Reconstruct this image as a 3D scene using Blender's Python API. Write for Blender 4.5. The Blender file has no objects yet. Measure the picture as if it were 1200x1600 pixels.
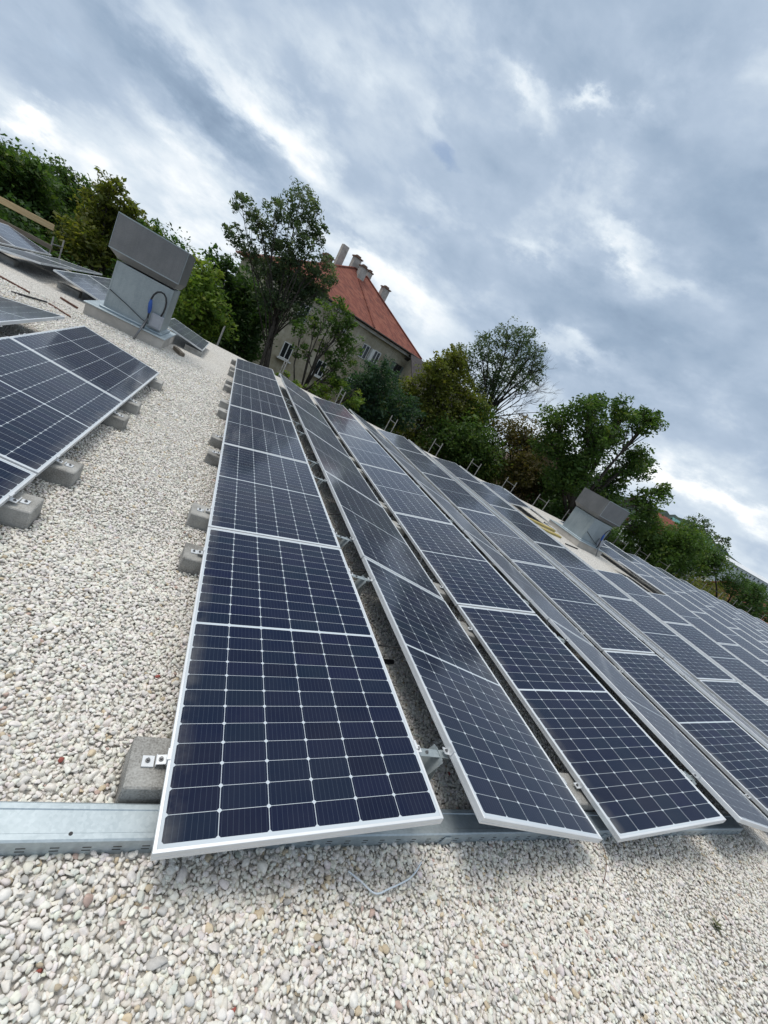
import bpy, math, random
import numpy as np
from mathutils import Vector, Matrix
R = math.radians
scene = bpy.context.scene
COL = scene.collection

# ------------------------------------------------------------------ camera
cam_d = bpy.data.cameras.new('camera')
cam = bpy.data.objects.new('camera', cam_d); COL.objects.link(cam)
cam_d.sensor_fit = 'HORIZONTAL'; cam_d.sensor_width = 36.0
F_PX = 646.6
cam_d.lens = F_PX / 1200 * 36.0
cam_d.clip_start = 0.05; cam_d.clip_end = 5000
CAM = np.array([-.3167, -.8111, 1.5225])
RT = np.array([0.830792, -0.283722, 0.478839]); UP = np.array([-0.333376, 0.435255, 0.836309]); FW = np.array([0.445696, 0.854433, -0.267021])
cam.matrix_world = Matrix(((RT[0], UP[0], -FW[0], CAM[0]), (RT[1], UP[1], -FW[1], CAM[1]), (RT[2], UP[2], -FW[2], CAM[2]), (0, 0, 0, 1)))
scene.camera = cam

# ------------------------------------------------------------------ light and exposure
SUN_DIR = Vector((-0.36, 0.26, 1.0)).normalized()      # towards the sun
SUN_STRENGTH, SUN_ANGLE = 1.5, 24
NISHITA_STRENGTH = 0.10
sun_d = bpy.data.lights.new('sun', 'SUN'); sun = bpy.data.objects.new('sun', sun_d); COL.objects.link(sun)
sun_d.energy = SUN_STRENGTH; sun_d.angle = R(SUN_ANGLE); sun_d.color = (1.0, .96, .90)
sun.rotation_euler = SUN_DIR.to_track_quat('Z', 'Y').to_euler()
sun.location = (0, 0, 30)
scene.view_settings.view_transform = 'Standard'; scene.view_settings.look = 'None'
scene.view_settings.exposure = 0.28; scene.view_settings.gamma = 1.0
scene.view_settings.use_curve_mapping = False
scene.cycles.max_bounces = 6
scene.cycles.use_denoising = True

# node helper -----------------------------------------------------------------
class NT:
    def __init__(s, tree):
        s.t = tree; tree.nodes.clear()
    def n(s, kind, **kw):
        nd = s.t.nodes.new(kind)
        for k, v in kw.items():
            if k == 'inp':
                for a, b in v.items():
                    if isinstance(b, bpy.types.NodeSocket): s.t.links.new(b, nd.inputs[a])
                    else: nd.inputs[a].default_value = b
            else: setattr(nd, k, v)
        return nd
    def m(s, op, a, b=None, c=None, clamp=False):
        nd = s.t.nodes.new('ShaderNodeMath'); nd.operation = op; nd.use_clamp = clamp
        for i, v in enumerate((a, b, c)):
            if v is None: continue
            if isinstance(v, bpy.types.NodeSocket): s.t.links.new(v, nd.inputs[i])
            else: nd.inputs[i].default_value = v
        return nd.outputs[0]
    def v(s, op, a, b=None, out=0):
        nd = s.t.nodes.new('ShaderNodeVectorMath'); nd.operation = op
        for i, v in enumerate((a, b)):
            if v is None: continue
            if isinstance(v, bpy.types.NodeSocket): s.t.links.new(v, nd.inputs[i])
            else: nd.inputs[i].default_value = v
        return nd.outputs[out]
    def mix(s, f, a, b, mode='MIX'):
        nd = s.t.nodes.new('ShaderNodeMix'); nd.data_type = 'RGBA'; nd.blend_type = mode
        for i, v in ((0, f), (6, a), (7, b)):
            if isinstance(v, bpy.types.NodeSocket): s.t.links.new(v, nd.inputs[i])
            else: nd.inputs[i].default_value = v if i == 0 else (*v[:3], 1)
        return nd.outputs[2]
    def ramp(s, f, stops, interp='LINEAR'):
        nd = s.t.nodes.new('ShaderNodeValToRGB'); cr = nd.color_ramp; cr.interpolation = interp
        while len(cr.elements) < len(stops): cr.elements.new(.5)
        for e, (p, c) in zip(cr.elements, stops):
            e.position = p; e.color = (*c[:3], 1) if not isinstance(c, (int, float)) else (c, c, c, 1)
        s.t.links.new(f, nd.inputs[0]); return nd.outputs[0]
    def link(s, a, b): s.t.links.new(a, b)

CLOUDS = [[[5.84, 1.52, -2.38], [-4.89, 6.14, -28.27], [-0.154, 0.96, 0.235], -0.55], [[9.46, -1.66, -1.45], [5.42, 12.78, -20.61], [0.225, 0.8, 0.555], -0.2], [[3.38, -3.24, 1.22], [2.43, 1.32, -9.43], [0.617, 0.742, 0.263], -0.32], [[5.17, -1.67, -4.21], [-1.54, 11.36, -12.24], [0.606, 0.619, 0.499], -0.25], [[12.13, -1.17, -2.26], [1.59, 11.9, -53.24], [0.134, 0.966, 0.22], -0.3], [[10.44, 4.14, -2.71], [0.52, 2.76, -18.7], [-0.337, 0.933, 0.128], -0.3], [[7.67, -0.63, -4.95], [-1.4, 15.57, -19.29], [0.416, 0.722, 0.553], -0.2], [[6.28, -2.01, -0.77], [0.55, 4.53, -25.74], [0.32, 0.932, 0.171], -0.12], [[4.37, 0.99, -1.89], [-4.36, 6.87, -24.96], [-0.095, 0.955, 0.28], 0.5], [[8.16, 1.91, -2.54], [-1.92, 2.28, -18.68], [-0.185, 0.973, 0.138], 0.4], [[26.97, 11.16, -7.52], [-2.15, 3.62, -55.16], [-0.363, 0.929, 0.075], 0.5], [[5.33, -1.09, -1.43], [-2.26, 5.28, -25.71], [0.241, 0.955, 0.175], 0.6], [[6.3, -5.08, 0.49], [3.91, 7.12, -31.96], [0.598, 0.764, 0.243], 0.65], [[3.85, -7.18, 1.57], [3.17, 2.85, -36.91], [0.865, 0.489, 0.112], 0.65], [[13.24, -9.43, 0.01], [7.57, 17.26, -41.21], [0.529, 0.744, 0.409], 0.5], [[8.18, -10.2, 3.68], [13.56, 12.31, -41.5], [0.637, 0.657, 0.403], 0.3], [[15.29, -7.88, 0.98], [22.06, 35.88, -66.29], [0.36, 0.765, 0.534], 0.5], [[17.43, 0.45, -10.24], [-5.88, 33.79, -50.89], [0.278, 0.815, 0.509], 0.35], [[20.26, -1.19, -5.97], [2.47, 20.83, -45.89], [0.175, 0.893, 0.415], 0.3], [[7.84, 0.64, -1.22], [4.57, 9.03, -19.19], [-0.008, 0.906, 0.424], 0.3], [[8.24, -4.27, -0.66], [-1.91, 1.24, -34.57], [0.461, 0.888, 0.006], 0.3], [[8.06, -1.75, -1.63], [1.88, 8.95, -23.12], [0.268, 0.891, 0.367], 0.15], [[10.29, -6.02, 0.86], [10.73, 15.25, -50.35], [0.452, 0.822, 0.345], 0.3]]
HOLES = [[[21.43, 0.86, -12.92], [-9.56, 20.35, -39.73], [0.209, 0.89, 0.406], 1.25], [[66.8, -10.32, -19.95], [-5.81, 47.16, -144.32], [0.231, 0.928, 0.294], 0.8], [[19.26, 8.46, -4.53], [4.29, 8.17, -35.46], [-0.363, 0.917, 0.167], 0.3], [[14.24, -9.98, -7.09], [0.13, 26.41, -35.62], [0.652, 0.608, 0.453], 0.25]]
CLOUD_GAIN = 0.78


# ------------------------------------------------------------------ world: broken overcast over a blue sky
world = bpy.data.worlds.new('World'); scene.world = world; world.use_nodes = True
w = NT(world.node_tree)
out = w.n('ShaderNodeOutputWorld')
sky = w.n('ShaderNodeTexSky', sky_type='NISHITA', sun_disc=False, sun_elevation=math.asin(SUN_DIR.z), sun_rotation=math.atan2(SUN_DIR.x, SUN_DIR.y))
d0 = w.n('ShaderNodeTexCoord').outputs['Generated']
sep = w.n('ShaderNodeSeparateXYZ', inp={0: d0})
iz = w.m('DIVIDE', 1.0, w.m('ADD', w.m('MAXIMUM', sep.outputs[2], 0.0), 0.13))
# cloud-layer coordinates, turned so that x runs along the wind (41 degrees east of +Y)
ca, sa = math.sin(R(41)), math.cos(R(41))
pu = w.m('MULTIPLY', w.m('ADD', w.m('MULTIPLY', sep.outputs[0], ca), w.m('MULTIPLY', sep.outputs[1], sa)), iz)
pv = w.m('MULTIPLY', w.m('SUBTRACT', w.m('MULTIPLY', sep.outputs[0], sa), w.m('MULTIPLY', sep.outputs[1], ca)), iz)
plane = w.n('ShaderNodeCombineXYZ', inp={0: w.m('MULTIPLY', pu, .75), 1: pv, 2: 0.0}).outputs[0]
ball = w.v('MULTIPLY', d0, (1.0, 1.0, 1.9))          # softer, rounder masses
ballt = w.n('ShaderNodeCombineXYZ', inp={0: w.m('ADD', w.m('MULTIPLY', sep.outputs[0], ca * .55), w.m('MULTIPLY', sep.outputs[1], sa * .55)), 1: w.m('SUBTRACT', w.m('MULTIPLY', sep.outputs[0], sa), w.m('MULTIPLY', sep.outputs[1], ca)), 2: w.m('MULTIPLY', sep.outputs[2], 2.2)}).outputs[0]
nA = w.n('ShaderNodeTexNoise', inp={'Vector': ballt, 'Scale': 3.2, 'Detail': 8.0, 'Roughness': .52, 'Distortion': .4}).outputs[0]
nB = w.n('ShaderNodeTexNoise', inp={'Vector': w.v('ADD', ball, (7.3, 2.1, 4.0)), 'Scale': 8.5, 'Detail': 10.0, 'Roughness': .54, 'Distortion': .1}).outputs[0]
nC = w.n('ShaderNodeTexNoise', inp={'Vector': plane, 'Scale': 1.6, 'Detail': 6.0, 'Roughness': .5, 'Distortion': .3}).outputs[0]
wn = w.n('ShaderNodeTexNoise', inp={'Vector': w.v('ADD', ball, (1.0, 5.0, 9.0)), 'Scale': 7.0, 'Detail': 9.0, 'Roughness': .62})
warp = w.v('MULTIPLY', w.v('SUBTRACT', wn.outputs['Color'], (.5, .5, .5)), (.17, .17, .17))
dw = w.v('ADD', d0, warp)
def lobe(a1, a2, c):
    q1 = w.v('DOT_PRODUCT', dw, a1, out=1); q2 = w.v('DOT_PRODUCT', dw, a2, out=1)
    r2 = w.m('ADD', w.m('MULTIPLY', q1, q1), w.m('MULTIPLY', q2, q2))
    front = w.m('GREATER_THAN', w.v('DOT_PRODUCT', dw, c, out=1), 0.1)
    return w.m('MULTIPLY', w.m('EXPONENT', w.m('MULTIPLY', r2, -1.0)), front)
val = w.m('ADD', w.m('MULTIPLY', w.m('SUBTRACT', nA, .5), .48), w.m('MULTIPLY', w.m('SUBTRACT', nB, .5), .58))
val = w.m('ADD', val, w.m('MULTIPLY', w.m('SUBTRACT', nC, .5), .22))
val = w.m('ADD', val, .47)
nD = w.n('ShaderNodeTexNoise', inp={'Vector': w.v('ADD', ball, (3.3, 8.1, 1.7)), 'Scale': 5.2, 'Detail': 10.0, 'Roughness': .58, 'Distortion': .2}).outputs[0]
puff = w.m('MULTIPLY', w.m('SUBTRACT', nD, .53, clamp=True), 1.15)          # ragged bright breaks in the deck
val = w.m('ADD', val, puff)
for a1, a2, c, amp in CLOUDS:
    val = w.m('ADD', val, w.m('MULTIPLY', lobe(a1, a2, c), amp * CLOUD_GAIN))
# the deck is thinner and brighter overhead, thicker behind the viewer
over = w.m('SUBTRACT', sep.outputs[2], .62, clamp=True)
val = w.m('ADD', val, w.m('MULTIPLY', over, 1.8))
rear = w.m('SUBTRACT', .05, w.v('DOT_PRODUCT', d0, (.30, .92, .30), out=1), clamp=True)
val = w.m('SUBTRACT', val, w.m('MULTIPLY', rear, .30))
hz = w.m('SUBTRACT', 1.0, w.m('MULTIPLY', sep.outputs[2], 4.2), clamp=True)
val = w.m('ADD', val, w.m('MULTIPLY', w.m('MULTIPLY', hz, w.m('ADD', nA, .5)), .24))
ccol = w.ramp(val, [(0.0, (.19, .26, .365)), (.25, (.275, .36, .475)), (.5, (.385, .47, .585)), (.75, (.59, .665, .74)), (1.0, (.88, .90, .91))])
hole = None
for a1, a2, c, amp in HOLES:
    h = w.m('MULTIPLY', lobe(a1, a2, c), amp)
    hole = h if hole is None else w.m('ADD', hole, h)
hole = w.m('MULTIPLY', w.m('ADD', hole, w.m('MULTIPLY', w.m('SUBTRACT', nB, .5), 1.5)), 1.0, clamp=True)
hole = w.m('MULTIPLY', w.m('MULTIPLY', w.m('SUBTRACT', hole, .22), 1.1, clamp=True), .62)
bsky = w.n('ShaderNodeBackground', inp={'Color': sky.outputs[0], 'Strength': NISHITA_STRENGTH})
bcl = w.n('ShaderNodeBackground', inp={'Color': ccol, 'Strength': 1.0})
cloud_mix = w.n('ShaderNodeMixShader', inp={0: hole, 1: bcl.outputs[0], 2: bsky.outputs[0]})
w.link(cloud_mix.outputs[0], out.inputs[0])

# ------------------------------------------------------------------ materials
MATS = {}
def mat(name):
    m = bpy.data.materials.new(name); m.use_nodes = True
    MATS[name] = m
    t = NT(m.node_tree); o = t.n('ShaderNodeOutputMaterial'); b = t.n('ShaderNodeBsdfPrincipled')
    t.link(b.outputs[0], o.inputs[0])
    return m, t, b
def setp(t, b, **kw):
    for k, v in kw.items():
        k = k.replace('_', ' ')
        if k == 'Base Color' and not isinstance(v, bpy.types.NodeSocket): v = (*v[:3], 1)
        if isinstance(v, bpy.types.NodeSocket): t.link(v, b.inputs[k])
        else: b.inputs[k].default_value = v
def objco(t): return t.n('ShaderNodeTexCoord').outputs['Object']
def noise(t, vec, scale, detail=4, rough=.55): return t.n('ShaderNodeTexNoise', inp={'Vector': vec, 'Scale': scale, 'Detail': detail, 'Roughness': rough}).outputs[0]
def bump(t, b, h, s, dist=.01):
    bp = t.n('ShaderNodeBump', inp={'Height': h, 'Strength': s, 'Distance': dist}); t.link(bp.outputs[0], b.inputs['Normal'])

def simple(name, c1, c2, scale=6, metallic=0, rough=.6, bmp=0, dist=.01):
    m, t, b = mat(name); co = objco(t); n = noise(t, co, scale, 6)
    setp(t, b, Base_Color=t.ramp(n, [(.3, c1), (.7, c2)]), Metallic=metallic, Roughness=rough)
    if bmp: bump(t, b, noise(t, co, scale * 6, 5), bmp, dist)
    return m

# anodised frame
m, t, b = mat('aluminium'); co = objco(t)
n = noise(t, co, 3.0, 5)
setp(t, b, Base_Color=t.ramp(n, [(.3, (.66, .675, .685)), (.7, (.76, .77, .775))]), Metallic=.35, Roughness=t.ramp(n, [(.3, .34), (.7, .48)]))
# galvanised sheet with spangle and dull patches
def galv(name, c1, c2, metallic=.55):
    m, t, b = mat(name); co = objco(t)
    sp = t.n('ShaderNodeTexVoronoi', inp={'Vector': co, 'Scale': 95.0}).outputs['Color']
    sp = t.n('ShaderNodeSeparateColor', inp={0: sp}).outputs[0]
    n = noise(t, co, 2.6, 6, .6); stk = noise(t, t.v('MULTIPLY', co, (7.0, 7.0, .5)), 2.0, 5)
    f = t.m('ADD', t.m('ADD', t.m('MULTIPLY', n, .55), t.m('MULTIPLY', stk, .30)), t.m('MULTIPLY', sp, .15))
    setp(t, b, Base_Color=t.ramp(f, [(.3, c1), (.7, c2)]), Metallic=metallic, Roughness=t.ramp(f, [(.3, .36), (.7, .55)]))
    bump(t, b, n, .15, .02)
    return m
galv('galvanised', (.36, .42, .445), (.54, .60, .625))
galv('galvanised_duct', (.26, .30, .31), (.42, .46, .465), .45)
m = galv('galvanised_slotted', (.36, .42, .445), (.54, .60, .625))
t = NT.__new__(NT); t.t = m.node_tree; b = [q for q in t.t.nodes if q.type == 'BSDF_PRINCIPLED'][0]
s3 = t.n('ShaderNodeSeparateXYZ', inp={0: objco(t)}); sx = t.m('FRACT', t.m('DIVIDE', s3.outputs[0], .085)); sz = t.m('FRACT', t.m('DIVIDE', t.m('SUBTRACT', s3.outputs[2], .0165), .015))
slot = t.m('MULTIPLY', t.m('MULTIPLY', t.m('LESS_THAN', sx, .29), t.m('LESS_THAN', s3.outputs[1], -.0575)), t.m('MULTIPLY', t.m('LESS_THAN', t.m('ABSOLUTE', t.m('SUBTRACT', s3.outputs[2], .0315)), .0145), t.m('LESS_THAN', sz, .36)))
oldc = b.inputs['Base Color'].links[0].from_socket
t.link(t.mix(slot, oldc, (.012, .012, .013)), b.inputs['Base Color']); t.link(t.m('MULTIPLY', t.m('SUBTRACT', 1.0, slot), .5), b.inputs['Metallic'])
galv('dull_steel', (.15, .15, .15), (.24, .235, .23), .55)
simple('scaffold_tube', (.09, .09, .088), (.19, .19, .185), 9, .4, .6)
# concrete block
m, t, b = mat('concrete'); co = objco(t)
rn_ = t.n('ShaderNodeObjectInfo').outputs['Random']; n1 = noise(t, t.v('ADD', co, t.n('ShaderNodeCombineXYZ', inp={0: t.m('MULTIPLY', rn_, 31.0), 1: t.m('MULTIPLY', rn_, 7.0)}).outputs[0]), 7, 6); n2 = noise(t, co, 130, 3)
f = t.m('ADD', t.m('ADD', t.m('MULTIPLY', n1, .55), t.m('MULTIPLY', n2, .45)), t.m('MULTIPLY', t.m('SUBTRACT', rn_, .5), .10))
setp(t, b, Base_Color=t.ramp(f, [(.36, (.17, .16, .145)), (.5, (.33, .32, .295)), (.64, (.46, .45, .42))]), Roughness=.95)
bump(t, b, f, .7, .006)
simple('black_rubber', (.012, .012, .013), (.03, .03, .032), 12, 0, .5)
simple('blue_rubber', (.015, .06, .26), (.02, .09, .36), 12, 0, .4)
simple('grey_plastic', (.33, .34, .37), (.40, .41, .44), 12, 0, .5)
simple('white_plastic', (.70, .73, .75), (.60, .68, .75), 5, 0, .4)
simple('dark_bolt', (.16, .16, .165), (.28, .28, .28), 30, .8, .45)
simple('rust', (.09, .045, .03), (.18, .08, .05), 20, .2, .8)
simple('back_sheet', (.62, .63, .64), (.7, .7, .7), 4, 0, .6)
def woodm(name, c1, c2):
    m, t, b = mat(name); co = objco(t)
    st = t.v('MULTIPLY', co, (1.5, 22, 22)); n = noise(t, st, 2.0, 6)
    setp(t, b, Base_Color=t.ramp(n, [(.3, c1), (.7, c2)]), Roughness=.8); bump(t, b, n, .3, .004)
woodm('fresh_timber', (.44, .30, .14), (.62, .47, .26)); woodm('old_timber', (.13, .10, .07), (.26, .21, .16))
woodm('yellow_timber', (.33, .25, .07), (.52, .42, .16))

# photovoltaic laminate: 6 x 24 half cut cells under glass, laid out in the panel's own metres
PW, PL = 1.04, 2.10
m, t, b = mat('solar_cells'); co = objco(t); s3 = t.n('ShaderNodeSeparateXYZ', inp={0: co})
u = t.m('SUBTRACT', s3.outputs[0], .020); y = s3.outputs[1]
half = t.m('GREATER_THAN', y, PL / 2)
y2 = t.m('SUBTRACT', t.m('SUBTRACT', y, .024), t.m('MULTIPLY', half, .014))
CW, CH = (PW - .040) / 6, (PL - .048 - .014) / 24
cu, cv = t.m('DIVIDE', u, CW), t.m('DIVIDE', y2, CH)
fu, fv = t.m('FRACT', cu), t.m('FRACT', cv)
du = t.m('MULTIPLY', t.m('MINIMUM', fu, t.m('SUBTRACT', 1.0, fu)), CW)
dv = t.m('MULTIPLY', t.m('MINIMUM', fv, t.m('SUBTRACT', 1.0, fv)), CH)
line = t.m('MAXIMUM', t.m('LESS_THAN', du, .0011), t.m('LESS_THAN', dv, .0008))
line = t.m('MAXIMUM', line, t.m('LESS_THAN', t.m('ADD', du, dv), .0092))
mid = t.m('LESS_THAN', t.m('ABSOLUTE', t.m('SUBTRACT', y, PL / 2)), .0065)
outside = t.m('MAXIMUM', t.m('MAXIMUM', t.m('LESS_THAN', u, 0.0), t.m('GREATER_THAN', u, PW - .040)), t.m('MAXIMUM', t.m('LESS_THAN', y2, 0.0), t.m('GREATER_THAN', y2, CH * 24)))
white = t.m('MAXIMUM', t.m('MAXIMUM', line, mid), outside)
bb = t.m('FRACT', t.m('ADD', t.m('MULTIPLY', fu, 9.0), .0))
bus = t.m('LESS_THAN', t.m('ABSOLUTE', t.m('SUBTRACT', bb, .5)), .036)
rnd = t.n('ShaderNodeObjectInfo').outputs['Random']
cid = t.n('ShaderNodeCombineXYZ', inp={0: t.m('FLOOR', cu), 1: t.m('FLOOR', cv), 2: t.m('MULTIPLY', rnd, 91.0)}).outputs[0]
wnz = t.n('ShaderNodeTexWhiteNoise', noise_dimensions='3D', inp={'Vector': cid})
cell = t.ramp(wnz.outputs['Value'], [(0.0, (.0010, .0052, .024)), (.45, (.0014, .0066, .031)), (.75, (.0013, .0100, .030)), (1.0, (.0022, .0056, .033))])
cell = t.mix(t.m('MULTIPLY', bus, .34), cell, (.09, .12, .16))
base = t.mix(white, cell, (.55, .60, .64))
dust = noise(t, t.v('ADD', co, t.n('ShaderNodeCombineXYZ', inp={0: t.m('MULTIPLY', rnd, 40.0)}).outputs[0]), 5.0, 6, .65)
base = t.mix(t.ramp(dust, [(.35, 0.004), (.8, .022)]), base, (.45, .42, .38))
# silt washed down to the low edge, drying rings and a few droppings
lowe = t.m('MULTIPLY', t.m('SUBTRACT', 1.0, t.m('MULTIPLY', s3.outputs[0], 11.0), clamp=True), t.ramp(dust, [(.4, .02), (.7, .30)]))
base = t.mix(lowe, base, (.42, .40, .36))
pv_ = t.v('ADD', co, t.n('ShaderNodeCombineXYZ', inp={0: t.m('MULTIPLY', rnd, 63.0), 1: t.m('MULTIPLY', rnd, 17.0)}).outputs[0])
dv_ = t.n('ShaderNodeTexVoronoi', inp={'Vector': pv_, 'Scale': 3.2})
dsz = t.n('ShaderNodeSeparateColor', inp={0: dv_.outputs['Color']})
drop = t.m('MULTIPLY', t.m('LESS_THAN', dv_.outputs['Distance'], t.m('MULTIPLY', dsz.outputs[1], .030)), t.m('GREATER_THAN', dsz.outputs[0], .72))
base = t.mix(t.m('MULTIPLY', drop, .8), base, (.62, .62, .60))
setp(t, b, Base_Color=base, Roughness=t.ramp(dust, [(.3, .07), (.7, .11)]), IOR=1.33, Specular_IOR_Level=.32, Sheen_Weight=.50, Sheen_Roughness=.31, Sheen_Tint=(.86, .83, .80, 1))

# white limestone chippings
m, t, b = mat('gravel_stone'); co = objco(t)
tone = t.n('ShaderNodeAttribute', attribute_name='tone').outputs['Color']
n = noise(t, co, 90, 3)
setp(t, b, Base_Color=t.mix(1.0, tone, t.ramp(n, [(.3, .86), (.7, 1.06)]), 'MULTIPLY'), Roughness=.9)
# the same chippings seen as one bed farther away
m, t, b = mat('gravel_bed'); co = objco(t)
vor = t.n('ShaderNodeTexVoronoi', inp={'Vector': co, 'Scale': 42.0, 'Randomness': 1.0})
vc = t.n('ShaderNodeSeparateColor', inp={0: vor.outputs['Color']})
c = t.ramp(vc.outputs[0], [(0, (.60, .56, .50)), (.15, (.72, .68, .615)), (.6, (.77, .735, .675)), (1, (.82, .79, .74))])
gap = t.ramp(vor.outputs['Distance'], [(.34, 1.0), (.66, .55)])  # shade between the chippings, put into the bed colour as darker gaps
c = t.mix(1.0, c, gap, 'MULTIPLY')
c = t.mix(t.ramp(noise(t, co, 1.1, 4), [(.45, 0.0), (.75, .16)]), c, (.40, .33, .24))
setp(t, b, Base_Color=c, Roughness=.95)
bump(t, b, t.m('SUBTRACT', 1.0, vor.outputs['Distance']), .8, .02)
# foliage
def leafm(name, c1, c2, c3, tr=.42):
    m = bpy.data.materials.new(name); m.use_nodes = True; MATS[name] = m; t = NT(m.node_tree)
    o = t.n('ShaderNodeOutputMaterial'); tone = t.n('ShaderNodeAttribute', attribute_name='tone').outputs['Fac']
    col = t.ramp(tone, [(0.0, c1), (.55, c2), (1.0, c3)])
    df = t.n('ShaderNodeBsdfPrincipled', inp={'Base Color': col, 'Roughness': .55, 'Specular IOR Level': .25})
    trn = t.n('ShaderNodeBsdfTranslucent', inp={'Color': t.mix(1.0, col, (1.3, 1.45, .7), 'MULTIPLY')})
    mx = t.n('ShaderNodeMixShader', inp={0: tr, 1: df.outputs[0], 2: trn.outputs[0]}); t.link(mx.outputs[0], o.inputs[0])
leafm('leaf_dark', (0.032, 0.067, 0.021), (0.062, 0.115, 0.035), (0.133, 0.185, 0.052))
leafm('leaf_mid', (0.044, 0.088, 0.024), (0.088, 0.150, 0.039), (0.195, 0.231, 0.062))
leafm('leaf_olive', (0.071, 0.088, 0.021), (0.150, 0.168, 0.035), (0.300, 0.256, 0.062))
leafm('leaf_bright', (0.079, 0.142, 0.027), (0.177, 0.256, 0.044), (0.354, 0.354, 0.088))
leafm('leaf_grey', (0.052, 0.085, 0.046), (0.098, 0.138, 0.074), (0.195, 0.212, 0.124))
leafm('leaf_blue', (0.024, 0.056, 0.032), (0.046, 0.091, 0.052), (0.088, 0.142, 0.071))
leafm('leaf_brown', (0.062, 0.062, 0.024), (0.106, 0.088, 0.032), (0.212, 0.133, 0.052))
leafm('leaf_rust', (0.062, 0.050, 0.021), (0.115, 0.071, 0.028), (0.248, 0.115, 0.052))
simple('bark', (.035, .028, .022), (.085, .07, .055), 14, 0, .9, .6, .02)
simple('bark_grey', (.07, .06, .05), (.14, .12, .10), 14, 0, .9, .6, .02)
# house
m, t, b = mat('old_plaster'); co = objco(t)
n1 = noise(t, co, .8, 8, .65); n2 = noise(t, co, 7, 6)
stain = noise(t, t.v('MULTIPLY', co, (2.2, 2.2, .25)), 1.6, 6)
c = t.ramp(n1, [(.34, (.25, .205, .14)), (.5, (.40, .345, .25)), (.66, (.52, .465, .36))])
c = t.mix(t.ramp(stain, [(.5, 0.0), (.8, .45)]), c, (.18, .16, .13))
setp(t, b, Base_Color=c, Roughness=.95); bump(t, b, n2, .3, .02)
m, t, b = mat('red_tiles'); co = objco(t)
s3 = t.n('ShaderNodeSeparateXYZ', inp={0: co})
crs = t.m('FRACT', t.m('MULTIPLY', s3.outputs[2], 5.0))
tid = t.n('ShaderNodeCombineXYZ', inp={0: t.m('FLOOR', t.m('MULTIPLY', t.m('ADD', s3.outputs[0], s3.outputs[1]), 4.0)), 1: t.m('FLOOR', t.m('MULTIPLY', s3.outputs[2], 5.0))}).outputs[0]
tn = t.n('ShaderNodeTexWhiteNoise', noise_dimensions='3D', inp={'Vector': tid}).outputs['Value']
c = t.ramp(t.m('ADD', t.m('MULTIPLY', tn, .5), t.m('MULTIPLY', noise(t, co, .9, 6), .6)), [(.2, (.13, .042, .030)), (.55, (.215, .062, .040)), (.9, (.29, .105, .065))])
setp(t, b, Base_Color=c, Roughness=.85); bump(t, b, crs, .5, .03)
simple('brown_tiles', (.10, .07, .055), (.17, .12, .09), 3, 0, .9, .4, .03)
simple('dark_tiles', (.045, .038, .038), (.085, .072, .07), 3, 0, .9, .4, .03)
simple('chimney_render', (.36, .33, .29), (.55, .51, .46), 2.5, 0, .95, .4, .02)
simple('chimney_brick', (.13, .075, .05), (.24, .15, .11), 5, 0, .95, .4, .02)
simple('dark_wood', (.03, .024, .02), (.06, .05, .04), 6, 0, .8)
simple('white_paint', (.62, .61, .58), (.74, .73, .70), 5, 0, .6)
simple('shutter_paint', (.10, .13, .12), (.16, .19, .17), 5, 0, .7)
simple('copper_green', (.10, .26, .24), (.16, .34, .30), 2, 0, .7)
simple('orange_wall', (.48, .22, .10), (.56, .30, .16), 1, 0, .9)
simple('pale_wall', (.60, .62, .64), (.70, .71, .72), .2, 0, .8)
simple('meadow', (.05, .065, .025), (.10, .10, .05), .15, 0, 1.0)
simple('hill_woods', (.025, .042, .040), (.055, .075, .065), .03, 0, 1.0)
simple('weed_leaf', (.06, .08, .03), (.14, .13, .06), 20, 0, .8)
m, t, b = mat('window_glass'); setp(t, b, Base_Color=(.02, .024, .028), Roughness=.08)

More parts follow.
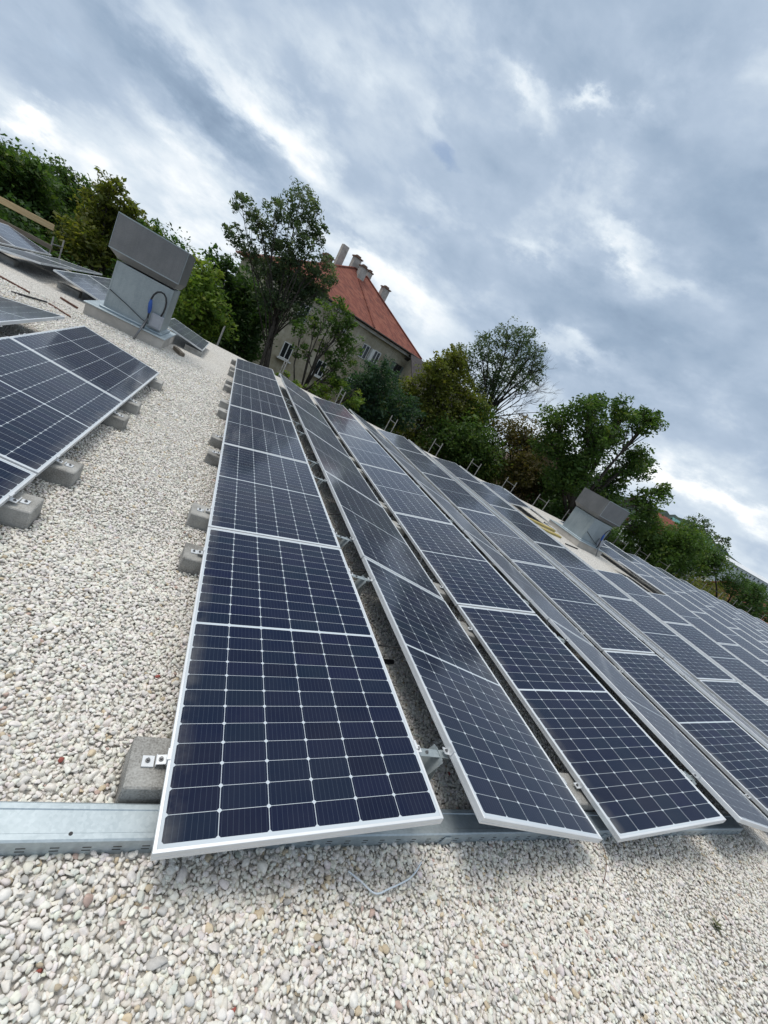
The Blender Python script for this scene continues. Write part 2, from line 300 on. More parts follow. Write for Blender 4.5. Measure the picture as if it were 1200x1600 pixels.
# ------------------------------------------------------------------ mesh builders
class MB:
    def __init__(s): s.v = []; s.f = []
    def box(s, x0, x1, y0, y1, z0, z1, M=None):
        p = [(x, y, z) for z in (z0, z1) for y in (y0, y1) for x in (x0, x1)]
        if M is not None: p = [tuple(M @ Vector(q)) for q in p]
        k = len(s.v); s.v += p
        s.f += [tuple(k + i for i in q) for q in ((0, 2, 3, 1), (4, 5, 7, 6), (0, 1, 5, 4), (2, 6, 7, 3), (0, 4, 6, 2), (1, 3, 7, 5))]
        return s
    def bbox(s, x0, x1, y0, y1, z0, z1, c=.004):     # chamfered box: no razor edges
        k = len(s.v); X, Y, Z = (x0, x1), (y0, y1), (z0, z1); ids = {}
        for i in (0, 1):
            for j in (0, 1):
                for l in (0, 1):
                    sx, sy, sz = (1, -1)[i], (1, -1)[j], (1, -1)[l]
                    for a, off in enumerate(((0, c, c), (c, 0, c), (c, c, 0))):
                        ids[i, j, l, a] = len(s.v); s.v.append((X[i] + sx * off[0], Y[j] + sy * off[1], Z[l] + sz * off[2]))
        for a in range(3):
            o1, o2 = [q for q in range(3) if q != a]
            for e in (0, 1):
                q = []
                for (g, h) in ((0, 0), (1, 0), (1, 1), (0, 1)):
                    ix = [0, 0, 0]; ix[a] = e; ix[o1] = g; ix[o2] = h; q.append(ids[(*ix, a)])
                s.f.append(tuple(q))
        for a in range(3):
            o1, o2 = [q for q in range(3) if q != a]
            for g in (0, 1):
                for h in (0, 1):
                    i0 = [0, 0, 0]; i0[o1] = g; i0[o2] = h; i1 = list(i0); i1[a] = 1
                    s.f.append((ids[(*i0, o1)], ids[(*i1, o1)], ids[(*i1, o2)], ids[(*i0, o2)]))
        for i in (0, 1):
            for j in (0, 1):
                for l in (0, 1): s.f.append(tuple(ids[i, j, l, a] for a in range(3)))
        return s
    def tube(s, pts, rad, n=8, cap=True):
        pts = [Vector(p) for p in pts]; rr = rad if isinstance(rad, (list, tuple)) else [rad] * len(pts)
        rings = []; ref = None
        for i, p in enumerate(pts):
            d = (pts[min(i + 1, len(pts) - 1)] - pts[max(i - 1, 0)]).normalized()
            if ref is None: ref = d.orthogonal().normalized()
            ref = (ref - d * ref.dot(d))
            ref = ref.normalized() if ref.length > 1e-6 else d.orthogonal().normalized()
            bi = d.cross(ref); k = len(s.v)
            for j in range(n):
                a = 2 * math.pi * j / n; s.v.append(tuple(p + (ref * math.cos(a) + bi * math.sin(a)) * rr[i]))
            rings.append(k)
        for a, b_ in zip(rings, rings[1:]):
            for j in range(n): s.f.append((a + j, a + (j + 1) % n, b_ + (j + 1) % n, b_ + j))
        if cap: s.f.append(tuple(rings[0] + j for j in reversed(range(n)))); s.f.append(tuple(rings[-1] + j for j in range(n)))
        return s
    def prism(s, poly, axis, a0, a1):       # poly = list of 2-D points in the plane square to axis
        k = len(s.v); n = len(poly)
        for a in (a0, a1):
            for p, q in poly: s.v.append({'x': (a, p, q), 'y': (p, a, q), 'z': (p, q, a)}[axis])
        s.f.append(tuple(k + i for i in range(n))); s.f.append(tuple(k + n + i for i in reversed(range(n))))
        for i in range(n): s.f.append((k + i, k + n + i, k + n + (i + 1) % n, k + (i + 1) % n))
        return s
    def build(s, name, material, parent=None, smooth=False, mesh=None):
        me = bpy.data.meshes.new(name); me.from_pydata(s.v, [], s.f); me.update()
        import bmesh
        bm = bmesh.new(); bm.from_mesh(me); bmesh.ops.recalc_face_normals(bm, faces=bm.faces); bm.to_mesh(me); bm.free()
        me.materials.append(MATS[material])
        if smooth: me.polygons.foreach_set('use_smooth', [True] * len(me.polygons))
        o = bpy.data.objects.new(name, me); COL.objects.link(o)
        if parent is not None: o.parent = parent
        return o
def tag(o, label=None, cat=None, group=None, kind=None):
    if label: o['label'] = label
    if cat: o['category'] = cat
    if group: o['group'] = group
    if kind: o['kind'] = kind
    return o
def empty(name, loc=(0, 0, 0), rz=0):
    o = bpy.data.objects.new(name, None); COL.objects.link(o); o.location = loc; o.rotation_euler = (0, 0, rz); o.empty_display_size = .2
    return o
def copy_tree(o, parent=None):
    c = o.copy(); COL.objects.link(c)
    if parent is not None: c.parent = parent
    for ch in list(o.children): copy_tree(ch, c)
    return c
def np_mesh(name, verts, loops, lens, material, smooth=False, color=None, fac=None):
    me = bpy.data.meshes.new(name); me.vertices.add(len(verts)); me.vertices.foreach_set('co', np.ascontiguousarray(verts, np.float32).ravel())
    me.loops.add(len(loops)); me.loops.foreach_set('vertex_index', np.ascontiguousarray(loops, np.int32))
    st = np.concatenate([[0], np.cumsum(lens)[:-1]]).astype(np.int32)
    me.polygons.add(len(lens)); me.polygons.foreach_set('loop_start', st)
    if smooth: me.polygons.foreach_set('use_smooth', np.ones(len(lens), bool))
    if color is not None:
        at = me.attributes.new('tone', 'FLOAT_COLOR', 'POINT'); at.data.foreach_set('color', np.ascontiguousarray(color, np.float32).ravel())
    if fac is not None:
        at = me.attributes.new('tone', 'FLOAT', 'POINT'); at.data.foreach_set('value', np.ascontiguousarray(fac, np.float32).ravel())
    me.update(); me.validate()
    me.materials.append(MATS[material])
    o = bpy.data.objects.new(name, me); COL.objects.link(o); return o
def project(P):
    d = np.asarray(P, float) - CAM; z = d @ FW
    z = np.where(np.abs(z) < 1e-6, 1e-6, z)
    return 600 + F_PX * (d @ RT) / z, 800 - F_PX * (d @ UP) / z, z

# ------------------------------------------------------------------ the setting
TILT = R(9.6886); CT, ST = PW * math.cos(TILT), PW * math.sin(TILT)
G_RIDGE, G_VALLEY, STEP = .2222, .1695, 2.12
PITCH = 2 * CT + G_RIDGE + G_VALLEY
GZ = -.172                                           # level of the gravel
EDGE = 14.85                                          # far edge of the roof
tag(MB().box(-1500, 1500, -400, 2200, -9.5, -7.5).build('ground', 'meadow'), kind='structure')
tag(MB().box(-16, 56, -6, EDGE, GZ - .02, GZ - .006).build('roof', 'gravel_bed'), kind='structure')
bld = tag(MB().box(-16.02, 56.02, -6.02, EDGE + .02, -7.49, GZ - .024).build('roof_building', 'old_plaster'), 'flat roofed building that carries the gravel and the solar panels', 'building')
# low wooded hills on the skyline
rng = np.random.default_rng(3)
mb = MB(); az = np.linspace(38, 88, 120); hh = 40 + 10 * np.sin(az * .35) + np.cumsum(rng.normal(0, .9, 120)) * .6 + rng.normal(0, 1.3, 120)
for a, h in zip(az, hh):
    s_, c_ = math.sin(R(a)), math.cos(R(a))
    for d, z in ((850, -8), (930, h), (1200, h * .8), (1400, -8)): mb.v.append((d * s_, d * c_, z))
for i in range(119):
    for j in range(3): mb.f.append((4 * i + j, 4 * i + 4 + j, 4 * i + 5 + j, 4 * i + 1 + j))
tag(mb.build('hills', 'hill_woods'), kind='structure')

# ------------------------------------------------------------------ solar panels
def frame_mesh():
    prof = [(0, -.035), (0, -.0235), (.0012, -.023), (.0012, -.0215), (0, -.021), (0, -.0015), (.0012, 0), (.0105, 0), (.0115, -.001), (.0115, -.009), (.003, -.009), (.003, -.033), (.024, -.033), (.024, -.035)]
    mb = MB(); n = len(prof)
    for i, z in prof:
        for x, y in ((i, i), (PW - i, i), (PW - i, PL - i), (i, PL - i)): mb.v.append((x, y, z))
    for a in range(n):
        b_ = (a + 1) % n
        for c in range(4): mb.f.append((4 * a + c, 4 * a + (c + 1) % 4, 4 * b_ + (c + 1) % 4, 4 * b_ + c))
    return mb
def clamp_mesh(x, y, s):
    # s = -1 on the low edge, +1 on the high edge
    mb = MB()
    mb.box(*sorted((x - s * .008, x + s * .004)), y - .022, y + .022, .0006, .004)
    mb.box(*sorted((x + s * .0006, x + s * .004)), y - .022, y + .022, -.030, .0005)
    mb.box(*sorted((x + s * .0045, x + s * .036)), y - .018, y + .018, -.030, -.026)
    return mb
def foot_plate(x, y, s):
    mb = MB(); mb.box(*sorted((x + s * .034, x + s * .078)), y - .052, y - .008, -.049, -.045)
    mb.box(*sorted((x + s * .043, x + s * .047)), y - .024, y - .004, -.045, -.030)
    return mb
def bolt_mesh(x, y, z):
    mb = MB(); mb.tube([(x, y, z), (x, y, z + .004)], .0085, 12); mb.tube([(x, y, z + .0042), (x, y, z + .011)], .005, 6); return mb
CL_Y = (.32, 1.78)
def make_panel(full):
    root = empty('solar_panel')
    frame_mesh().build('frame', 'aluminium', root)
    g = MB().box(.0035, PW - .0035, .0035, PL - .0035, -.0085, -.0022).build('cell_sheet', 'solar_cells', root)
    if full:
        for s, x in ((-1, 0), (1, PW)):
            for y in CL_Y:
                c = clamp_mesh(x, y, s).build('clamp', 'aluminium', root); bolt_mesh(x + s * .022, y, -.0258).build('bolt', 'dark_bolt', c)
    return root
ORD = ['first', 'second', 'third', 'fourth', 'fifth', 'sixth', 'seventh', 'eighth', 'ninth', 'tenth', 'eleventh', 'twelfth', 'thirteenth', 'fourteenth', 'fifteenth', 'sixteenth', 'seventeenth', 'eighteenth', 'nineteenth', 'twentieth']
TENS = {30: 'thirtieth'}
def ordn(i):
    if i < 20: return ORD[i]
    i += 1
    if i == 30: return 'thirtieth'
    if i == 40: return 'fortieth'
    return {2: 'twenty-', 3: 'thirty-', 4: 'forty-'}[i // 10] + ORD[i % 10 - 1]
proto = {}
panel_rects = []          # world rectangles, to know which gravel is covered
def place_panel(rising, xlow, y0, label, group, zlow=0.0):
    cx = xlow + (CT / 2 if rising else -CT / 2); dist = math.dist((cx, y0 + 1.05, 0), CAM)
    full = dist < 8.5
    key = full
    if key not in proto: proto[key] = make_panel(full); o = proto[key]
    else: o = copy_tree(proto[key])
    if rising: o.matrix_world = Matrix.Translation((xlow, y0, zlow)) @ Matrix.Rotation(-TILT, 4, 'Y')
    else: o.matrix_world = Matrix.Translation((xlow, y0 + PL, zlow)) @ Matrix.Rotation(math.pi, 4, 'Z') @ Matrix.Rotation(-TILT, 4, 'Y')
    # real installations are never dead level
    jit = random.Random(int(xlow * 977 + y0 * 131)); o.rotation_euler.x += jit.uniform(-.0016, .0016); o.rotation_euler.y += jit.uniform(-.0022, .0022)
    tag(o, label, 'solar panel', group)
    panel_rects.append((rising, xlow, y0, zlow))
    return o
def in_view(rising, xlow, y0, m=90):
    xs = (xlow, xlow + (CT if rising else -CT)); P = [(x, y, 0 if x == xlow else ST) for x in xs for y in np.linspace(y0, y0 + PL, 5)]
    px, py, pz = project(np.array(P)); ok = (pz > .1) & (px > -m) & (px < 1200 + m) & (py > -m) & (py < 1600 + m)
    return ok.any()
NEAR = ['nearest the viewer', 'second from the front', 'third from the front', 'fourth from the front', 'fifth from the front', 'farthest from the viewer']
for k in range(18):
    for rising in (True, False):
        x = k * PITCH if rising else k * PITCH + 2 * CT + G_RIDGE
        row = 2 * k + (0 if rising else 1)
        for n in range(6):
            if k == 4 and n in (3, 4): continue
            if k == 5 and rising and n >= 3: continue
            if k == 5 and not rising and n >= 4: continue
            if not in_view(rising, x, n * STEP): continue
            tilt = 'tilted up to the right' if rising else 'tilted down to the right'
            if row == 0: lab = f'blue black solar panel directly right of the gravel walkway, {NEAR[n]}'
            else: lab = f'panel {tilt}, {ordn(row)} row right of the walkway, {NEAR[n]}'
            place_panel(rising, x, n * STEP, lab, 'solar panels right of the walkway')
LEFTN = ['nearest the viewer', 'middle of its row', 'far end of its row']
LZ = -1.040
for n in range(3):
    place_panel(False, LZ, n * STEP, f'solar panel sloping down to the walkway from its left, {LEFTN[n]}', 'solar panels left of the walkway')
    if n: place_panel(True, LZ - 2 * CT - G_RIDGE, n * STEP, f'solar panel tilted up at left picture edge, {LEFTN[n]}', 'solar panels left of the walkway')
# groups farther back on the left
xb = -3.83 + CT
YB = 10.55
for n in range(2):
    w_ = ('front', 'rear')[n]
    place_panel(False, xb, YB + n * STEP, f'{w_} one of two grey panels sloping down towards the big vent', 'solar panels along the rear left edge')
    place_panel(True, xb - 2 * CT - G_RIDGE, YB + n * STEP, f'{w_} one of two grey panels sloping up to the ridge left of the vent', 'solar panels along the rear left edge')
    place_panel(False, xb - 2 * CT - G_RIDGE - G_VALLEY, YB + n * STEP, f'{w_} grey panel at the left picture edge below the timber guard rail', 'solar panels along the rear left edge')
place_panel(False, -.80, 10.85, 'single small looking solar panel standing right behind the left vent', 'solar panels along the rear left edge')

# ------------------------------------------------------------------ ballast blocks under the low edges
BLK_V = [n * STEP + c for n in range(6) for c in (.32, 1.80)]
blk = None; block_boxes = []
def block(x, y, label, lz=-.052, length=.40, rz=0):
    global blk
    if blk is None:
        blk = MB().bbox(-.20, .20, -.10, .10, -.15, 0, .006).build('ballast_block', 'concrete'); o = blk
        for sg in (-1, 1):
            pl = MB().box(*sorted((sg * .120, sg * .160)), -.026, .016, .001, .006).box(*sorted((sg * .112, sg * .116)), -.026, .016, .0062, .016).build('foot_plate', 'aluminium', blk)
            bolt_mesh(sg * .142, -.004, .0064).build('bolt', 'dark_bolt', pl)
    elif math.dist((x, y, 0), CAM) < 6: o = copy_tree(blk)
    else: o = blk.copy(); COL.objects.link(o)
    o.location = (x, y, lz); o.rotation_euler = (0, 0, rz)
    tag(o, label, 'concrete block', 'concrete ballast blocks under the panels'); block_boxes.append((x, y)); return o
rj = random.Random(5)
for i, y in enumerate(BLK_V):
    lab = 'grey concrete block with a steel foot plate touching the galvanised rail' if i == 0 else f'grey concrete block under the right array along the walkway, {ordn(i)} from the front rail'
    block(.08 + rj.uniform(-.012, .012), y + .005 + rj.uniform(-.012, .012), lab, rz=rj.uniform(-.03, .03))
for i, y in enumerate(BLK_V[:6]):
    if y < 1: continue
    block(LZ - .08 + rj.uniform(-.012, .012), y + .02 + rj.uniform(-.012, .012), f'grey concrete block poking out under the left array, {ordn(i - 1)} from the near end', rz=rj.uniform(-.03, .03))
for k in range(2):
    for i, y in enumerate(BLK_V[:8]):
        block(k * PITCH + 2 * CT + G_RIDGE + G_VALLEY / 2, y, f'pale concrete block between {("second and third", "fourth and fifth")[k]} panel rows, {ordn(i)} from the front')
for i, (x, y) in enumerate(((-3.6, 10.95), (-4.75, 10.95), (-1.0, 10.95))):
    block(x, y, ('dark shaded concrete block under the rear panels left of the big vent', 'shaded concrete block under the rear panels at the left picture edge', 'concrete block under the single panel behind the left vent')[i])

# ------------------------------------------------------------------ galvanised base rail across the front
def rail(x0, x1, y0, label):
    root = empty('base_rail', ((x0 + x1) / 2, y0 + .058, GZ)); h = (x1 - x0) / 2
    prof = [(-.058, -.004), (-.058, .062), (-.052, .066), (-.036, .066), (-.033, .063), (.033, .063), (.036, .066), (.052, .066), (.058, .062), (.058, -.004), (.055, -.004), (.055, .058), (-.055, .058), (-.055, -.004)]
    MB().prism(prof, 'x', -h, h).build('channel', 'galvanised_slotted', root)
    for xx in (-1.30, -.22): MB().tube([(xx - (x0 + x1) / 2, -.037, .0655), (xx - (x0 + x1) / 2, -.037, .0665)], .006, 10).build('bolt_hole', 'black_rubber', root)
    for xx in (1.30, 2.55):
        if x0 < xx < x1:
            f = MB().prism([(xx - (x0 + x1) / 2 - .03, 0), (xx - (x0 + x1) / 2 + .03, 0), (xx - (x0 + x1) / 2 + .022, .05), (xx - (x0 + x1) / 2 - .012, .05)], 'y', -.068, -.060).build('support_foot', 'galvanised', root)
    return tag(root, label, 'rail')
rail(-2.2, 4.4, .098, 'long galvanised steel channel lying across the gravel under the front panels')

# ------------------------------------------------------------------ brackets in the ridge gaps
def bracket(x, y, label):
    root = empty('support_bracket', (x, y, GZ))
    t_ = Matrix.Rotation(R(22), 4, 'Y')
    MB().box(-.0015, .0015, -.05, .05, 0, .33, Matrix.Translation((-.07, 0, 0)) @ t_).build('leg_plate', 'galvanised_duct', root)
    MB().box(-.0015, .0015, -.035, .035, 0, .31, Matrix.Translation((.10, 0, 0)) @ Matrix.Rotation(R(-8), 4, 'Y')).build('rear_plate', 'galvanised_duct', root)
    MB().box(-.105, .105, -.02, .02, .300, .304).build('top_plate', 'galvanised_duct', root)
    bolt_mesh(-.02, 0, .3045).build('bolt', 'dark_bolt', root)
    return tag(root, label, 'bracket', 'steel support brackets in the ridge gaps')
for k in range(2):
    for i, y in enumerate(BLK_V[:10 if k == 0 else 6]):
        bracket(k * PITCH + CT + G_RIDGE / 2, y, f'galvanised bracket propping the ridge between the {("first and second", "third and fourth")[k]} panel rows, {ordn(i)} from the front')
# black solar cables sagging in the gaps
def cable(pts, label, r=.0055, m='black_rubber', name='cable', group='black cables in the panel gaps'):
    P = [Vector(p) for p in pts]; out_ = []
    for i in range(len(P) - 1):
        p0, p1, p2, p3 = P[max(i - 1, 0)], P[i], P[i + 1], P[min(i + 2, len(P) - 1)]
        for j in range(8):
            t_ = j / 8; out_.append(.5 * ((2 * p1) + (-p0 + p2) * t_ + (2 * p0 - 5 * p1 + 4 * p2 - p3) * t_ ** 2 + (-p0 + 3 * p1 - 3 * p2 + p3) * t_ ** 3))
    out_.append(P[-1])
    return tag(MB().tube(out_, r, 8).build(name, m, smooth=True), label, 'cable', group)
xr = CT + G_RIDGE / 2
for i, y in enumerate((1.15, 2.05, 3.15, 4.2, 5.2, 6.4, 7.5, 8.6)):
    cable([(xr - .16, y - .04, .11), (xr - .07, y, -.02), (xr, y + .10, -.06), (xr + .08, y + .02, .03), (xr + .16, y - .08, .12)], f'black cable sagging across the ridge gap beside the first panel row, {ordn(i)} from the front')
for i, y in enumerate((1.9, 2.5, 4.05, 6.1)):
    cable([(xr - .14, y, .12), (xr - .06, y + .05, .03), (xr + .02, y + .22, -.01), (xr + .08, y + .35, .06), (xr + .14, y + .38, .14)], f'looped black cable under the ridge edge of the second panel row, {ordn(i)} from the front', .005)
cable([(xr - .22, 1.14, GZ + .012), (xr - .1, 1.20, GZ + .02), (xr + .05, 1.22, GZ + .018), (xr + .3, 1.26, GZ + .015)], 'thick black cable lying on the shaded gravel under the first ridge gap', .017)
for i, (k, y) in enumerate(((1, 2.0), (1, 3.2), (1, 4.7), (0, 2.9), (0, 5.0))):
    xv = k * PITCH + 2 * CT + G_RIDGE + G_VALLEY / 2 if k == 0 else k * PITCH + CT + G_RIDGE / 2
    z_ = -.03 if k == 0 else .13
    cable([(xv - .10, y - .10, z_ - .06), (xv - .03, y - .04, z_ + .01), (xv + .02, y + .06, z_ + .025), (xv + .06, y + .14, z_ - .01), (xv + .10, y + .2, z_ - .07)], f'short black cable arching between {("second and third", "third and fourth")[k]} panel rows, {("nearest", "middle", "farthest", "nearer", "farther")[i]} of those there', .008)
cable([(LZ + .01, 5.35, -.04), (LZ + .05, 5.42, -.09), (LZ + .045, 5.55, -.10), (LZ, 5.6, -.05)], 'thin cable loop hanging from the low edge of the left array', .005)

# ------------------------------------------------------------------ roof ventilators
def make_vent(x, y, label):
    root = empty('roof_ventilator', (x, y, GZ))
    # local origin: middle of the curb's front edge at gravel level
    MB().bbox(-.69, .69, 0, 1.75, -.01, .215, .01).build('curb', 'chimney_render', root)
    fl = MB().bbox(-.72, .72, -.03, 1.78, .216, .243, .006); fl.bbox(-.52, .61, .15, 1.36, .2435, .285, .012); fl.build('flashing', 'galvanised', root)
    sh = MB().prism([(-.455, .2855), (.545, .2855), (.545, 1.17), (-.455, 1.17)], 'y', .22, 1.28)
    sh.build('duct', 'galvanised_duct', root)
    sm = MB()
    for xx in (-.454, .544):
        sm.box(xx - .014, xx + .014, .214, .2195, .286, 1.165)
    sm.box(-.43, .52, .216, .2195, .62, .626); sm.build('seam', 'galvanised_duct', root)
    # hood: box with a 45 degree underside
    zt, zb, zc = 1.94, 1.325, 1.20
    o_, i_ = (-.605, .605, .05, 1.33), (-.457, .547, .216, 1.284)
    mb = MB(); 
    for (a, z) in ((i_, zc), (o_, zb), (o_, zt)):
        for X, Y in ((a[0], a[2]), (a[1], a[2]), (a[1], a[3]), (a[0], a[3])): mb.v.append((X, Y, z))
    for L_ in (0, 1):
        for c in range(4): mb.f.append((4 * L_ + c, 4 * L_ + (c + 1) % 4, 4 * L_ + 4 + (c + 1) % 4, 4 * L_ + 4 + c))
    mb.f.append((8, 9, 10, 11)); mb.f.append((3, 2, 1, 0))
    hd = mb.build('hood', 'dull_steel', root)
    rm = MB()
    for a in ((-.613, -.6055), (.6055, .613)): rm.box(*a, .043, .0495, zb - .004, zt + .008)
    rm.box(-.6055, .6055, .043, .0495, zt - .012, zt + .008); rm.box(-.6055, .6055, .043, .0495, zb - .004, zb + .014)
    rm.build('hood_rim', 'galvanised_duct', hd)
    jb = MB().bbox(.34, .56, .11, .2135, .33, .60, .012).build('control_box', 'grey_plastic', root)
    MB().bbox(.37, .53, .100, .1095, .36, .57, .004).build('box_lid', 'grey_plastic', jb)
    def smoothed(P):
        return P
    MB().tube([(.285, .03, .22), (.31, .06, .42), (.295, .08, .62), (.27, .09, .74), (.262, .09, .84), (.28, .09, .93), (.32, .09, 1.00), (.375, .095, 1.035), (.435, .10, 1.03), (.485, .105, .98), (.515, .11, .90), (.525, .12, .80), (.52, .13, .70), (.50, .14, .60)], .017, 10).build('cable_loop', 'black_rubber', root, True)
    MB().tube([(.297, .078, .56), (.292, .082, .62), (.272, .088, .74), (.263, .0895, .82)], [.022, .036, .036, .021], 12).build('cable_gland', 'blue_rubber', root, True)
    MB().tube([(.235, -.20, -.02), (.31, .05, .46)], .019, 10).build('conduit', 'dark_bolt', root, True)
    MB().tube([(-.44, .205, .62), (-.10, .20, .50), (.20, .17, .38), (.34, .15, .36)], .008, 8).build('thin_cable', 'black_rubber', root, True)
    return tag(root, label, 'ventilator', 'galvanised roof ventilators')
vl = make_vent(-2.155, 9.22, 'large galvanised ventilator with a flat sided hood standing left of the walkway, trees behind')
vr = copy_tree(vl); vr.location = (13.24, 9.46, GZ)
vr['label'] = 'smaller looking ventilator among the far right panels in front of the oak'

# ------------------------------------------------------------------ loose timber, bars and rubbish on the roof
def beam(name, a, b_, wdt, hgt, m, label, cat):
    a, b_ = Vector(a), Vector(b_); d = b_ - a; L_ = d.length; d.normalize(); s_ = Vector((-d.y, d.x, 0)).normalized(); u_ = d.cross(s_)
    M = Matrix((( d.x, s_.x, u_.x, a.x), (d.y, s_.y, u_.y, a.y), (d.z, s_.z, u_.z, a.z), (0, 0, 0, 1)))
    o = MB().bbox(0, L_, -wdt / 2, wdt / 2, 0, hgt, min(wdt, hgt) * .06).build(name, m); o.matrix_world = M
    return tag(o, label, cat)
zt_ = GZ + .002
beam('timber_plank', (10.40, 10.15, zt_), (12.0, 10.25, zt_), .20, .07, 'yellow_timber', 'yellowish plank in the gravel clearing nearer the rear panels', 'plank')
beam('timber_plank', (9.95, 9.42, zt_), (11.70, 9.60, zt_), .20, .06, 'yellow_timber', 'yellowish plank in the gravel clearing nearer the viewer', 'plank')
beam('timber_plank', (11.9, 10.75, zt_ + .05), (12.35, 10.45, zt_ + .02), .14, .05, 'white_paint', 'short white plank end beside the yellowish planks', 'plank')
beam('steel_bar', (11.26, 8.84, zt_), (12.03, 8.95, zt_), .045, .03, 'black_rubber', 'thin dark bar on the pale gravel clearing among the right panels', 'bar')
beam('steel_bar', (-4.05, 8.95, zt_), (-3.50, 8.72, zt_), .045, .03, 'rust', 'rusty bar on the gravel at the left picture edge', 'bar')
beam('steel_bar', (-3.35, 9.7, zt_), (-3.0, 9.45, zt_), .04, .03, 'rust', 'rusty bar just left of the big ventilator curb', 'bar')
beam('steel_bar', (-3.15, 8.55, zt_), (-2.75, 8.25, zt_), .04, .03, 'rust', 'rusty bar between the left panels and the big ventilator', 'bar')
beam('steel_bar', (-3.15, 8.45, zt_ + .03), (-3.5, 8.1, zt_), .03, .025, 'black_rubber', 'black bar leaning on the gravel behind the left panels', 'bar')
beam('timber_offcut', (-1.30, 10.15, zt_), (-1.10, 9.72, zt_), .11, .07, 'old_timber', 'weathered timber offcut lying right of the big ventilator', 'timber')
cable([(.755, .0, GZ + .022), (.80, -.035, GZ + .024), (.857, -.078, GZ + .022), (.93, -.066, GZ + .022), (1.02, -.045, GZ + .024), (1.075, -.02, GZ + .026), (1.118, .012, GZ + .03)], 'bent white plastic strip lying on the gravel below the first panel', .0035, 'white_plastic', 'plastic_strip', None)['category'] = 'plastic strip'
cable([(2.48, .06, GZ + .02), (2.40, -.01, GZ + .06), (2.33, -.08, GZ + .05), (2.26, -.13, GZ + .03)], 'thin dry stalk lying on the gravel below the second and third panels', .002, 'rust', 'dry_stalk', None)['category'] = 'stalk'
wd = MB()
for i in range(16):
    a = i * 2.4; l = .018 + .012 * (i % 3); p = Vector((0, 0, .012 + .002 * i)); q = p + Vector((math.cos(a) * l, math.sin(a) * l, .008)); s_ = Vector((-math.sin(a), math.cos(a), 0)) * .008
    k = len(wd.v); wd.v += [tuple(p), tuple((p + q) / 2 + s_), tuple(q), tuple((p + q) / 2 - s_)]; wd.f.append((k, k + 1, k + 2, k + 3))
o = wd.build('small_weed', 'weed_leaf'); o.location = (3.035, -.368, GZ); tag(o, 'small olive green weed growing in the gravel at the lower right', 'weed')

# ------------------------------------------------------------------ scaffold round the roof edge
def scaffold(x, label, first=[]):
    if not first:
        root = empty('scaffold_frame')
        for y in (0, .73): MB().tube([(0, y, -7.3), (0, y, .62)], .021, 8).build('upright', 'scaffold_tube', root, True)
        for z in (.42, -1.6, -3.6, -5.6): MB().tube([(0, .02, z), (0, .71, z)], .019, 8).build('rung', 'scaffold_tube', root, True)
        for z in (-1.75,): MB().bbox(-1.1, 1.1, .06, .67, z, z + .045).build('deck', 'old_timber', root)
        first.append(root); o = root
    else: o = copy_tree(first[0])
    o.location = (x, 15.0, GZ); o.rotation_euler.z = random.Random(int(x * 100)).uniform(-.04, .04)
    return tag(o, label, 'scaffold frame', 'scaffold frames behind the roof edge')
xs = [4.0 + 2.36 * i for i in range(-4, 17)]
for i, x in enumerate(xs):
    if i == 0: lab = 'scaffold frame at the far left under the fresh timber guard board'
    elif i == 1: lab = 'scaffold frame mostly hidden by the big left ventilator'
    elif i == 2: lab = 'scaffold post rising beside the single panel behind the left vent'
    else: lab = f'scaffold frame rising behind the far panel edge, {ordn(i - 3)} right of the tall tree trunk'
    scaffold(x + random.Random(i).uniform(-.08, .08), lab)
beam('guard_board', (-9.6, 14.98, .52), (-5.42, 14.98, .585), .04, .16, 'fresh_timber', 'fresh yellow timber board fixed as a guard rail at far left', 'board')
beam('guard_rail', (-9.6, 14.95, .085), (-5.35, 14.95, .10), .05, .12, 'old_timber', 'weathered brown timber rail below the fresh guard board', 'board')

# ------------------------------------------------------------------ gravel: loose limestone chippings where the eye can tell them apart
def ico(sub):
    import bmesh
    bm = bmesh.new(); bmesh.ops.create_icosphere(bm, subdivisions=sub, radius=1.0)
    v = np.array([q.co[:] for q in bm.verts]); f = np.array([[q.index for q in p.verts] for p in bm.faces]); bm.free(); return v, f
def stone_variant(v, rng):
    v = v.copy()
    for _ in range(13):
        n = rng.normal(size=3); n /= np.linalg.norm(n); h = rng.uniform(.42, .86)
        d = v @ n; v -= np.outer(np.maximum(d - h, 0), n)
    v *= 1 + rng.normal(0, .010, (len(v), 1))
    return v
def covered(P, m=.14):
    hid = np.zeros(len(P), bool); D = P - CAM
    for rising, xl, y0, zl in panel_rects:
        s_ = 1 if rising else -1
        nrm = np.array([-s_ * math.sin(TILT), 0, math.cos(TILT)]); o_ = np.array([xl, y0, zl])
        t_ = ((o_ - CAM) @ nrm) / (D @ nrm); H = CAM + D * t_[:, None]
        a = (H[:, 0] - xl) * s_
        hid |= (t_ > 0) & (t_ < 1) & (a > m) & (a < CT - m) & (H[:, 1] > y0 - .02 + m * (y0 < .1)) & (H[:, 1] < y0 + PL + .03)
    return hid
